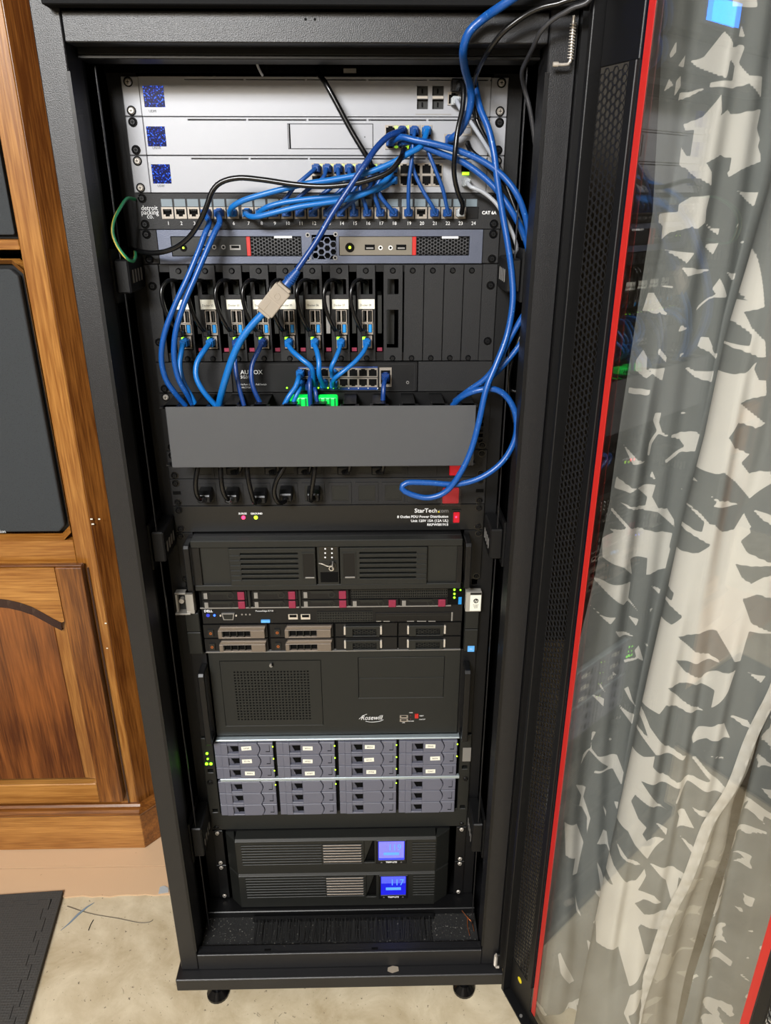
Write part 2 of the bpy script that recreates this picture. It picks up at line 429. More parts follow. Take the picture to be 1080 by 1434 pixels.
# plinth and its moulding
MB().box(-1.35,-0.469,0.232,0.247,0.006,0.112).build('plinth', wl_['x'], cab, 0.001)
MB().prismz(slant(-0.469,0.2325,0.21,0,0), 0.006, 0.112).build('plinth', wd['x'], cab, 0.001)
prof = [(0.247,0.112),(0.225,0.112),(0.222,0.117),(0.2235,0.122),(0.229,0.126),(0.236,0.128),(0.240,0.133),(0.247,0.133)]
MB().prismx(prof, -1.35, -0.466).build('base_moulding', wd['x'], cab, 0.0006)
mo = MB(); pts = []
for (y, z) in prof:
    k = 0.247-y
    b0 = Vector((-0.466, 0.247-k, 0)) ; nrm = Vector((a45.y,-a45.x,0))
    pts.append((b0, b0 + a45*0.21, z))
vs = [(p.x,p.y,z) for p,q,z in pts]+[(q.x,q.y,z) for p,q,z in pts]
mo.add(vs, [(k,(k+1)%8,(k+1)%8+8,k+8) for k in range(8)]+[tuple(range(7,-1,-1)),tuple(range(8,16))])
mo.build('base_moulding', wd['x'], cab)
# raised-panel door
YD = 0.224
dx1t = at(119,797,YD)[0]; dz1 = at(100,795,YD)[1]; dz0 = at(140,1124,YD)[1]; dx1 = -0.497
sx0 = dx1-0.052
door = MB().box(sx0,dx1,YD,YD+0.019,dz0,dz1).build('door', wd['z'], cab, 0.0025, 2)
zr0 = at(60,1099,YD)[1]
MB().box(-1.25,sx0-0.0004,YD,YD+0.019,dz0,zr0).build('rail', wl_['x'], door, 0.0015)
arch = [at(x,y,YD) for x,y in ((100,870),(86,872),(74,866),(60,858),(45,850),(28,844),(10,840),(0,839))]
arch[0] = (sx0-0.0004, arch[0][1]); xa = arch[-1][0]
arch2 = arch + [(xa-0.03, arch[-1][1]+0.003), (-1.0, arch[-1][1]+0.004),(-1.25,arch[-1][1]-0.02)]
MB().prism(arch2+[(-1.25,dz1),(sx0-0.0004,dz1)], YD, YD+0.019).build('rail', wl_['x'], door)
low = [(x-0.004 if k else x, z-0.021) for k,(x,z) in enumerate(arch2)]
low[0] = (arch2[1][0]+0.004, arch2[1][1]-0.005)
mou = MB(); vs=[]
am = arch2[1:]; lm = low[1:]
n = len(am)
vs = [(x,YD-0.001,z+0.001) for x,z in am]+[(x,YD+0.0035,z) for x,z in lm]+[(x,YD+0.018,z) for x,z in lm]
mou.add(vs, [(k,k+n,k+1+n,k+1) for k in range(n-1)]+[(k+n,k+2*n,k+1+2*n,k+1+n) for k in range(n-1)])
mou.build('arch_moulding', wmo, door)
px1 = sx0-0.026
pan = MB()
bz0, bz1 = zr0+0.012, at(72,884,YD+0.006)[1]
pan.box(-1.22,px1,YD+0.006,YD+0.019,bz0,dz1-0.05)
pan.build('panel', wpan, door, 0.001)
bev = MB()
bev.add([(px1,YD+0.008,bz0),(sx0-0.0005,YD+0.015,zr0),(sx0-0.0005,YD+0.015,dz1-0.06),(px1,YD+0.008,dz1-0.06)], [(0,1,2,3)])
bev.build('panel_bevel', wl_['z'], door)
bev = MB(); bev.add([(-1.22,YD+0.016,zr0),(sx0-0.0005,YD+0.016,zr0),(px1,YD+0.008,bz0),(-1.22,YD+0.008,bz0)], [(0,1,2,3)])
bev.build('panel_bevel', wmo, door)
MB().box(-1.25,dx1+0.001,YD+0.0015,YD+0.012,dz1+0.0005,dz1+0.005).build('top_edge_bead', wd['x'], door, 0.002, 2)
# face-frame stile beside the door edge, dark strip painting the shade of the groove between
MB().box(dx1+0.003,dx1+0.006,YC-0.004,YC,0.134,0.735).build('groove_shade', wmo, cab)
# paint chips and scratches on the wood
cm = MB()
for x, y, q in ((128,727,2.2),(130,734,2.4),(139,727,1.8),(148,873,2),(150,908,1.6)):
    c = at(x,y,YC-0.0008); cm.box(c[0]-q*0.001,c[0]+q*0.001,YC-0.0008,YC,c[1]-0.0012,c[1]+0.0012)
cm.build('paint_chips', M['label'], cab, stuff=True)

def speaker(nm, x1, z0, z1, label, cut, text=None):
    t = thing(nm, (-0.9, 0.4, z0), label, 'loudspeaker')
    poly = [(-1.30,z0),(x1-cut,z0),(x1,z0+cut),(x1,z1-cut),(x1-cut,z1),(-1.30,z1)]
    MB().prism(poly, YC+0.021, 0.50).build('enclosure', M['plastic'], t)
    inner = [(-1.295,z0+0.006),(x1-cut-0.004,z0+0.006),(x1-0.006,z0+cut+0.004),(x1-0.006,z1-cut-0.004),(x1-cut-0.004,z1-0.006),(-1.295,z1-0.006)]
    MB().prism(inner, YC+0.006, YC+0.0205).build('grille', M['grille'], t, 0.003, 2)
    return t
M['grille'] = mat('speaker_cloth', rgb(46,50,53), 0.75, bump=0.8, bscale=1500, speck=(700,0.60,rgb(30,33,35)))
sp1 = speaker('loudspeaker', -0.5205, 0.8035, 1.3005, 'black cloth-fronted loudspeaker in the wooden cabinet above the panel door', 0.014)
sp2 = speaker('loudspeaker', -0.5135, 1.342, 1.95, 'black loudspeaker on the cabinet shelf at the top left edge', 0.004)

def text(s, x, z, y, size, m, parent, align='LEFT', shear=0.0, name='lettering', sx=1.0, bold=0.0, rot=0.0, ext=0.00012):
    cu = bpy.data.curves.new(name, 'FONT'); cu.body = s; cu.size = size; cu.align_x = align; cu.shear = shear
    cu.extrude = ext; cu.offset = bold; cu.resolution_u = 2
    o = bpy.data.objects.new(name, cu); COL.objects.link(o)
    dg = bpy.context.evaluated_depsgraph_get(); dg.update()
    me = bpy.data.meshes.new_from_object(o.evaluated_get(dg))
    bpy.data.objects.remove(o); bpy.data.curves.remove(cu)
    off = WL[parent]
    T = Matrix.Translation(Vector((x,y,z))-off) @ Matrix.Rotation(rot,4,'Y') @ Matrix.Rotation(math.pi/2,4,'X') @ Matrix.Diagonal((sx,1,1,1))
    me.transform(T); me.materials.clear(); me.materials.append(m)
    return link(name, me, parent)
c = at(10,753,YC+0.0055)
text('nation', c[0], 0.8085, YC+0.0055, 0.009, M['ink'], sp1, 'RIGHT')

# ------------------------------------------------------------------ black foam floor tile
fm = thing('foam_mat', (-0.75, -0.05, 0), 'black interlocking foam floor tile on the concrete at lower left', 'mat')
TZ = 0.012
A = Vector(atz(88,1247,TZ)); B = Vector(atz(33,1440,TZ)); C = Vector(atz(0,1253,TZ))
dr = (B-A).normalized(); dl = (C-A).normalized()
B2 = A + dr*0.62; C2 = A + dl*0.55
def loc2(a, b): return A + dl*a + dr*b
def tabs(width, depth, s0, s1, pitch):
    """puzzle outline along an edge: (distance along, offset)"""
    out = [(s0, 0)]; s = s0+pitch*0.5
    while s < s1-pitch*0.5:
        out += [(s-width*0.35,0),(s-width*0.5,depth),(s+width*0.5,depth),(s+width*0.35,0)]; s += pitch
    return out+[(s1,0)]
tb = tabs(0.026, 0.011, 0.03, 0.62, 0.052)
inner = [loc2(0.020+d, s) for s,d in tb]
tl = tabs(0.026, 0.011, 0.03, 0.55, 0.052)
inner_l = [loc2(s, 0.020+d) for s,d in tl]
end = loc2(0.55,0.62)
foam = M['foam']
nt = foam.node_tree; N = nt.nodes.new; L = nt.links.new
tc = N('ShaderNodeTexCoord'); vo = N('ShaderNodeTexVoronoi'); vo.inputs['Scale'].default_value = 190; vo.inputs['Randomness'].default_value = 0.25
L(tc.outputs['Object'], vo.inputs['Vector']); bp = N('ShaderNodeBump'); bp.inputs['Strength'].default_value = 0.9; bp.inputs['Distance'].default_value = 0.0012
L(vo.outputs['Distance'], bp.inputs['Height']); L(bp.outputs[0], nt.nodes['Principled BSDF'].inputs['Normal'])
main = [tuple(p) for p in inner_l[::-1]] + [tuple(p) for p in inner] + [tuple(end)]
MB().prismz([tuple(p) for p in [loc2(0.0205,0.0205)]+inner[1:]+[end]+inner_l[1:][::-1]], 0.0, TZ).build('tile', foam, fm)
g = 0.0012
er = [A, B2, loc2(0.020-g,0.62)] + [loc2(0.020-g+d, s) for s,d in tb][::-1][1:-1] + [loc2(0.019-g,0.019-g)]
MB().prismz([tuple(p) for p in er], 0.0, TZ).build('edge_strip', foam, fm)
el = [A+dl*0.0005, loc2(0.018,0.0182)] + [loc2(s, 0.020-g+d) for s,d in tl][1:-1] + [loc2(0.55,0.020-g), C2]
MB().prismz([tuple(p) for p in el], 0.0, TZ).build('edge_strip', foam, fm)

# ------------------------------------------------------------------ rack cabinet
def zr(r): return Z0 + r
GF = -0.12                                    # front frame plane
rack = thing('server_rack', (0, 0.2, 0), 'tall black server rack on the concrete floor with its glass door swung open', 'rack')
K = M['rack']; KI = M['rack_in']
for s in (-1, 1):
    p = MB(); a, b = sorted((s*0.296, s*0.2645))
    p.box(a,b,GF,GF+0.05,0.079,1.72)
    p.build('front_post', K, rack, 0.0012)
    p = MB(); a, b = sorted((s*0.262, s*0.2665)); p.box(a,b,GF-0.002,GF+0.001,0.13,1.535); p.build('door_seal', M['plastic'], rack)
    p = MB(); a, b = sorted((s*0.286, s*0.270)); p.box(a,b,GF+0.051,-0.045,0.085,1.56); p.build('post_channel', KI, rack, 0.001)
    p = MB(); a, b = sorted((s*0.297, s*0.2955)); p.box(a,b,GF+0.0505,0.78,0.06,1.72); p.build('side_panel', KI, rack)
    p = MB(); a, b = sorted((s*0.2955, s*0.262)); p.box(a,b,0.74,0.779,0.06,1.718); p.build('rear_post', KI, rack)
    a, b = sorted((s*0.2520, s*0.2532)); MB().box(a,b,-0.064,-0.060,0.11,1.548).build('channel_edge', K, rack)
    # mounting rail with its square holes
    hs = []
    for u in range(0, 33):
        for k in (0.00635, 0.022225, 0.0381):
            z = zu(u)-k
            if z > 0.112: a = s*0.2325; hs.append((a-0.0047,a+0.0047,z-0.0047,z+0.0047))
    a, b = sorted((s*0.2235, s*0.2605))
    p = MB(); p.plate(a,b,0.108,1.555,0.0012,0.0032,hs)
    c0, c1 = sorted((s*0.2605, s*0.2585)); p.box(c0,c1,0.0032,0.07,0.108,1.555)
    p.build('mounting_rail', M['steel_black'], rack)
    # three depth brackets between post and rail
    for (za, zb) in ((1.292,1.334),(0.903,0.952),(0.305,0.372)):
        a, b = sorted((s*0.2610, s*0.2425))
        br = MB().box(a,b,-0.068,-0.001,za,zb).build('depth_bracket', M['steel_black'], rack, 0.002)
        st = MB()
        for k in range(4):
            y = -0.052+k*0.0125
            a, b = sorted((s*0.2427, s*0.2419)); st.box(a,b,y-0.0022,y+0.0022,za+0.012,za+0.028)
        st.build('bracket_slot_glints', M['steel'], br, stuff=True)  # pale bars painted as light catching in the bracket slots
        MB().box(*sorted((s*0.2615,s*0.2645)),-0.069,-0.001,za-0.012,zb+0.012).build('bracket_plate', KI, br)
M['matte'] = mat('matte_black', rgb(8,8,9), 0.7, spec=0.15)
# top frame: fascia, beam, inner beam, roof
MB().box(-0.2635,0.2635,GF,GF+0.03,zr(0.0175),zr(0.0472)).build('top_beam', K, rack, 0.0012)
tb_ = [o for o in COL.objects if o.name.startswith('top_beam')][0]
for x in (428,441):
    c = at(x,27,GF); MB().cyl((c[0],GF-0.0003,c[1]),(c[0],GF+0.001,c[1]),0.0014,10).build('screw_hole', M['dark'], tb_)
MB().box(-0.263,0.263,-0.088,-0.07,zr(0.010),zr(0.0255)).build('inner_beam', M['plastic'], rack, 0.0015)
MB().box(-0.263,0.263,-0.088,-0.05,zr(0.0065),zr(0.0105)).build('inner_beam_lip', M['plastic'], rack, 0.001)
MB().box(-0.300,0.300,GF-0.016,0.785,1.7205,1.726).build('roof_panel', K, rack, 0.001)
fa = MB().box(-0.2755,0.300,GF-0.020,GF-0.001,zr(0.0485),1.7195).build('top_fascia', M['matte'], rack, 0.001)
MB().box(0.0,0.11,GF-0.028,GF-0.021,zr(0.056),zr(0.105)).build('display_housing', M['plastic'], fa, 0.002)
MB().box(0.018,0.092,GF-0.029,GF-0.0285,zr(0.062),zr(0.088)).build('display_screen', mat('blue_lcd', rgb(30,110,255), 0.3, emit=9.0, ecol=rgb(20,120,255)), fa)
MB().box(-0.2955,0.2955,0.779,0.782,0.06,1.718).build('back_panel', KI, rack)
MB().box(0.2965,0.3085,GF-0.012,GF+0.05,0.082,1.715).build('dark_gap_strip', M['plastic'], rack)  # added dark strip hiding the lit floor in the gap beside the door
# hook wire and a cage nut under the roof
MB().tube(spline([p3(356,63,-0.06),p3(357,78,-0.055),p3(362,95,-0.05),p3(368,106,-0.045)]),0.0016,6).build('tie_wire', M['grey_cord'], rack)
c = at(490,100,0.0); MB().box(c[0]-0.008,c[0]+0.008,-0.002,0.004,c[1]-0.002,c[1]+0.003).build('cage_nut', M['steel'], rack)
MB().box(-0.262,0.262,0.0,0.003,zu(0)+0.004,zr(0.05)).build('header_plate', M['gloss'], rack)
# base
MB().box(-0.303,0.303,-0.140,0.785,0.048,0.0775).build('base_plinth', K, rack, 0.0015)
MB().box(-0.264,0.264,GF,GF+0.0055,0.078,0.116).build('base_rail', K, rack, 0.001)
MB().box(-0.2635,0.2635,GF+0.006,-0.101,0.108,0.1155).build('base_rail_lip', K, rack)
MB().box(-0.262,0.262,-0.101,-0.0,0.1005,0.1045).build('base_floor', M['gritty'] if 'gritty' in M else mat('dusty_black', rgb(30,30,30), 0.6, bump=0.6, bscale=500, speck=(260,0.63,rgb(120,118,112))), rack)
MB().box(-0.262,0.262,-0.034,0.0,0.1046,0.1205).build('lower_crossbar', M['plastic'], rack, 0.0012)
MB().box(-0.262,0.262,0.0005,0.74,0.1046,0.108).build('base_floor', KI, rack)
for x, y in ((375,1330),(525,1328)):
    c = atz(x,y,0.1157); MB().box(c[0]-0.006,c[0]+0.006,c[1]-0.002,c[1]+0.002,0.1155,0.1158).build('slot', M['dark'], rack)
# brush strip across the cable opening
br = MB(); x0b = atz(357,1305,0.106)[0]; x1b = atz(605,1305,0.106)[0]
for k in range(230):
    x = x0b+(x1b-x0b)*(k+random.random()*0.8)/230; ln = 0.038+0.010*random.random(); y0 = -0.092+0.004*random.random()
    z = 0.1048+0.005*random.random(); dx = (random.random()-0.5)*0.006
    br.add([(x-0.0006,y0,z+0.001),(x+0.0006,y0,z+0.001),(x+dx+0.0004,y0+ln,z+0.006),(x+dx-0.0004,y0+ln,z+0.006),(x,y0,z-0.0002),(x+dx,y0+ln,z+0.0045)],
           [(0,1,2,3),(1,4,5,2),(4,0,3,5)])
br.build('brush_strip', mat('black_bristles', rgb(14,14,14), 0.6), rack, stuff=True)
MB().box(x0b-0.006,x1b+0.006,-0.045,-0.038,0.1046,0.113).build('brush_holder', M['plastic'], rack)
for x in (-0.236, 0.236):
    for y in (-0.113, 0.70):
        ft = MB(); ft.cyl((x,y,0.016),(x,y,0.048),0.0075,12)
        ft.cyl((x,y,0.0),(x,y,0.005),0.021,20); ft.cyl((x,y,0.005),(x,y,0.017),0.021,20,0.011)
        ft.build('levelling_foot', M['gloss'], rack)
c = atz(551,1357,0.0776)
MB().prismz([(c[0]-0.011,c[1]-0.004),(c[0]-0.002,c[1]-0.008),(c[0]+0.010,c[1]-0.004),(c[0]+0.009,c[1]+0.004),(c[0]-0.001,c[1]+0.006),(c[0]-0.010,c[1]+0.003)],0.0775,0.0782).build('bare_patch', M['tan'], rack)

# ------------------------------------------------------------------ rack door (opened about 110 degrees)
PHI = R(20.5); GX, GY = 0.313, -0.150
DM = Matrix(((math.sin(PHI), math.cos(PHI), 0, GX), (-math.cos(PHI), math.sin(PHI), 0, GY), (0,0,1,0), (0,0,0,1)))
DZ0, DZ1, DW = 0.062, 1.735, 0.512
KD = M['steel_black']
d = MB()
d.box(0,0.007,-0.017,0.0,DZ0,DZ1); d.box(DW-0.007,DW,-0.017,0,DZ0,DZ1)
d.box(0.007,DW-0.007,-0.017,0,DZ0,DZ0+0.004); d.box(0.007,DW-0.007,-0.017,0,DZ1-0.004,DZ1)
d.box(0.007,0.070,-0.002,0,DZ0+0.004,DZ0+0.085); d.box(DW-0.070,DW-0.007,-0.002,0,DZ0+0.004,DZ0+0.085); d.box(0.070,DW-0.070,-0.002,0,DZ0+0.004,DZ0+0.03); d.box(0.007,0.070,-0.002,0,1.535,DZ1-0.004); d.box(DW-0.070,DW-0.007,-0.002,0,1.535,DZ1-0.004); d.box(0.070,DW-0.070,-0.002,0,1.71,DZ1-0.004)
for s in (0, 1):
    f = (lambda a, b: (a, b)) if s == 0 else (lambda a, b: (DW-b, DW-a))
    d.box(*f(0.058,0.070),-0.005,0,DZ0+0.085,1.535)
rdoor = d.build('door', KD, rack, 0.0008, xf=DM)
for s in (0, 1):
    a, b = (0.0072,0.0578) if s == 0 else (DW-0.0578,DW-0.0072)
    MB().hexplate(a,b,DZ0+0.0855,1.5345,0.0088,0.0019,-0.0018,-0.0004).build('mesh_panel', K, rdoor, xf=DM)
tint = bpy.data.materials.new('smoked_glass'); tint.use_nodes = True; nt = tint.node_tree; N = nt.nodes.new; L = nt.links.new
out = nt.nodes['Material Output']; nt.nodes.remove(nt.nodes['Principled BSDF'])
tr = N('ShaderNodeBsdfTransparent'); tr.inputs[0].default_value = (0.965,0.97,0.965,1)
gl = N('ShaderNodeBsdfGlossy'); gl.inputs['Roughness'].default_value = 0.0; gl.inputs[0].default_value = (1,1,1,1)
fz = N('ShaderNodeFresnel'); ge = N('ShaderNodeNewGeometry'); mr = N('ShaderNodeMapRange'); mr.inputs['To Min'].default_value = 1.85; mr.inputs['To Max'].default_value = 1/1.85
L(ge.outputs['Backfacing'], mr.inputs['Value']); L(mr.outputs[0], fz.inputs['IOR'])   # same outer-surface reflectance on both faces of the pane
mxs = N('ShaderNodeMixShader'); L(fz.outputs[0], mxs.inputs[0]); L(tr.outputs[0], mxs.inputs[1]); L(gl.outputs[0], mxs.inputs[2]); L(mxs.outputs[0], out.inputs[0])
gz0, gz1 = DZ0+0.03, DZ1-0.03
MB().box(0.066,DW-0.066,0.0005,0.0045,gz0,gz1).build('glass', tint, rdoor, xf=DM)
navy = mat('navy_border', rgb(12,14,24), 0.2)
rw = 0.0095
for s in (0, 1):
    a, b = (0.0702,0.0738) if s == 0 else (DW-0.0738,DW-0.0702)
    MB().box(a,b,-0.0006,0.0003,gz0,gz1).build('glass_border', navy, rdoor, xf=DM)
    a, b = (0.0738,0.0738+rw) if s == 0 else (DW-0.0738-rw,DW-0.0738)
    MB().box(a,b,-0.0006,0.0003,gz0,gz1).build('red_stripe', M['red'], rdoor, xf=DM)
# hinge pins with springs
def hinge(px, py0, py1, y, bend):
    c0 = p3(px,py0,y); c1 = p3(px+ (0 if bend<0 else 0),py1,y); x = c0.x
    h = MB(); top = Vector((x,y,c0.z)); bot = Vector((x,y,c1.z))
    h.tube(spline([top,(top+bot)/2,bot,bot+Vector((bend*0.35,0,-0.003)),bot+Vector((bend,-0.001,-0.003))],0.003),0.0017,8)
    pt = []
    n = 12; L_ = (top-bot).length*0.8
    for k in range(n*10+1):
        t = k/(n*10); pt.append(top + (bot-top)*(0.15+0.8*t) + Vector((0.003*math.cos(k*0.628),0.003*math.sin(k*0.628),0)))
    h.tube(pt,0.0007,5)
    e_ = bot+Vector((bend,-0.001,-0.003)); h.cyl(e_+Vector((-0.003,0,0)),e_+Vector((0.003,0,0)),0.0026,8)
    return h.build('hinge_pin', M['chrome'], rdoor)
hinge(804,22,86,-0.135,-0.016)
hinge(695,1336,1352,-0.128,0.004)
c = at(697,1338,-0.125)
MB().box(c[0]-0.004,c[0]+0.010,-0.128,-0.122,c[1]-0.028,c[1]+0.004).build('hinge_bracket', M['steel_black'], rdoor, 0.001)
sv = MB(); sv.cyl((0.034,-0.0026,DZ0+0.06),(0.034,-0.0021,DZ0+0.06),0.0058,16)
sv.build('round_sticker', M['yellow_sticker'], rdoor, xf=DM)
for s_, z_ in ((0.060,0.004),):
    MB().cyl((s_,-0.011,DZ0+z_),(s_,-0.011,DZ0+z_+0.002),0.0028,10).build('rivet', M['steel'], rdoor, xf=DM)

# ------------------------------------------------------------------ curtains
def interp(z, tab):
    zs = [t[0] for t in tab]; return np.interp(z, zs[::-1], [t[1] for t in tab][::-1])
def leaf_field(S, Z, seed, cell=0.052, lean=0.0):
    """printed sprigs of pointed leaves: 1 inside a leaf. S, Z are cloth coordinates (arrays)"""
    rnd = random.Random(seed); out = np.zeros_like(S)
    s0, s1, z0, z1 = S.min()-0.05, S.max()+0.05, Z.min()-0.05, Z.max()+0.05
    zrow = z0; row = 0
    while zrow < z1:
        s = s0 + (cell*0.9 if row % 2 else 0)
        while s < s1:
            cx, cz = s+rnd.uniform(-0.010,0.010), zrow+rnd.uniform(-0.010,0.010)
            th = rnd.uniform(0, 2*math.pi); nl = rnd.choice((4,5,5,6))
            for k in range(nl):
                a = th + (k-(nl-1)/2)*rnd.uniform(0.75,0.95)
                ln = rnd.uniform(0.022,0.031); wdt = ln*rnd.uniform(0.44,0.60)
                lx, lz = cx + math.cos(a)*ln*1.02, cz + math.sin(a)*ln*1.02
                m = (np.abs(S-lx) < ln*1.3) & (np.abs(Z-lz) < ln*1.3)
                if not m.any(): continue
                ds, dz = S[m]-lx, Z[m]-lz
                p = (ds*math.cos(a)+dz*math.sin(a))/ln; q = (-ds*math.sin(a)+dz*math.cos(a))/wdt
                q = q + 0.18*p*p*rnd.choice((-1,1))
                prof = np.clip(1-np.abs(p)**1.7, 0, 1)**0.85*(1+0.18*p*-1)
                v = np.clip((prof-np.abs(q))*7+0.5, 0, 1)*(np.abs(p) < 1)
                out[m] = np.maximum(out[m], v)
            s += cell*1.8
        zrow += cell*0.80; row += 1
    return out
def cloth(name, X, Y, Z, P, m, parent):
    nr, nc = X.shape
    V = np.stack([X,Y,Z],-1).reshape(-1,3) - np.array(WL[parent])
    i = np.arange(nr-1)[:,None]*nc + np.arange(nc-1)[None,:]
    F = np.stack([i,i+1,i+nc+1,i+nc],-1).reshape(-1,4)
    me = bpy.data.meshes.new(name); me.from_pydata(V.tolist(), [], F.tolist())
    at_ = me.attributes.new('leaf_print','FLOAT','POINT'); at_.data.foreach_set('value', P.reshape(-1).astype(np.float32))
    me.polygons.foreach_set('use_smooth', [True]*len(me.polygons)); me.materials.append(m); me.update()
    return link(name, me, parent)
def cloth_mat(name, leaf, ground):
    m = bpy.data.materials.new(name); m.use_nodes = True; nt = m.node_tree; N = nt.nodes.new; L = nt.links.new
    b = nt.nodes['Principled BSDF']; a = N('ShaderNodeAttribute'); a.attribute_name = 'leaf_print'
    r = N('ShaderNodeMapRange'); r.inputs['From Min'].default_value = 0.4; r.inputs['From Max'].default_value = 0.6; L(a.outputs['Fac'], r.inputs[0])
    mx = N('ShaderNodeMix'); mx.data_type = 'RGBA'; L(r.outputs[0], mx.inputs[0]); mx.inputs[6].default_value = (*ground,1); mx.inputs[7].default_value = (*leaf,1)
    L(mx.outputs[2], b.inputs['Base Color']); b.inputs['Roughness'].default_value = 0.85; b.inputs['Specular IOR Level'].default_value = 0.15
    tc = N('ShaderNodeTexCoord'); wv = N('ShaderNodeTexNoise'); wv.inputs['Scale'].default_value = 900; L(tc.outputs['Object'], wv.inputs['Vector'])
    bp = N('ShaderNodeBump'); bp.inputs['Strength'].default_value = 0.25; bp.inputs['Distance'].default_value = 0.0005; L(wv.outputs['Fac'], bp.inputs['Height']); L(bp.outputs[0], b.inputs['Normal'])
    return m
# white gaps between the printed leaves of the front curtain, measured on the cloth in millimetres (x, z)
GAPS_FRONT = "474,1391,493,1298,477,1292,484,1276,500,1262,502,1255,486,1255,485,1269,468,1283,467,1303,479,1304,469,1320,473,1341;463,1258,486,1256,486,1255,464,1255;485,1263,500,1263,504,1245,498,1244,485,1249,464,1255,465,1257,485,1255;462,1225,473,1223,488,1228,497,1240,495,1231,502,1219,509,1219,513,1202,486,1192,519,1168,509,1163,488,1169,480,1151,490,1138,508,1131,502,1119,512,1107,531,1113,533,1100,519,1075,500,1095,481,1109,474,1105,455,1105,456,1114,461,1119,456,1133,457,1164;454,1094,463,1091,460,1087;472,1078,483,1073,509,1066,497,1063,476,1065,479,1071;451,1062,466,1053,477,1041,497,1029,509,1031,516,1056,524,1041,520,1027,470,1028,471,1043;522,1064,541,1061,544,1048,531,1054;450,1034,467,1029,451,1028;449,1033,470,1029,473,1042,481,1042,496,1028,511,1033,517,1041,525,1035,518,1019,524,1008,554,999,517,988,524,973,533,969,544,981,557,985,564,950,542,956,527,946,542,914,571,902,542,902,541,882,540,855,531,857,512,890,499,890,463,880,488,859,523,848,493,841,465,845,480,827,504,816,518,834,536,843,531,811,519,776,519,804,487,810,461,801,483,781,516,764,495,763,462,774,457,758,442,757,435,772,438,815,439,894,456,893,465,910,443,925,454,925,455,936,445,949,446,998,456,997,470,1001,481,1015,449,1029;550,842,571,841,567,830;436,757,449,727,470,706,454,705,433,722,451,710;539,770,560,771,568,759,556,762;507,712,510,726,527,759,536,758,548,734,518,729;560,725,571,719,569,708;437,752,437,768,457,768,457,757,446,757;436,752,442,749,450,729,472,702,501,691,497,685,460,690,432,721,450,711;431,678,448,677,459,687,459,668,472,653,494,645,518,657,534,661,511,685,515,689,554,652,556,640,511,644,499,607,497,610,501,635,449,636,478,595,495,592,472,591,445,608,442,593,453,568,466,554,462,540,470,527,492,539,483,512,476,491,455,516,443,539,430,542,425,565;433,506,447,489,468,480,461,475,439,488;425,490,433,462,453,438,465,444,474,472,478,458,470,427,493,424,507,408,479,412,469,398,484,382,517,394,516,346,481,362,475,347,479,337,427,338,422,403,425,419,436,424,426,442;503,592,514,593,526,571,508,558,509,579;480,559,493,560,493,547;519,604,533,608,551,594,530,597;514,544,531,537,548,523,563,503,563,490,548,497,562,452,540,465,522,467,523,446,522,408,506,457,480,483,504,485,535,477,543,494,533,521;543,558,563,541,554,543;519,707,546,699,546,696;506,720,512,737,529,758,535,758,540,733,520,728,510,708;420,404,431,418,466,424,465,392,477,356,493,303,505,295,496,283,484,252,475,235,457,296,441,296,426,289,424,338;501,289,525,243,521,235,501,279;522,313,533,301,540,339,562,335,548,286,532,271;477,221,486,236,516,215,513,189,495,210,477,180,485,154,472,176"
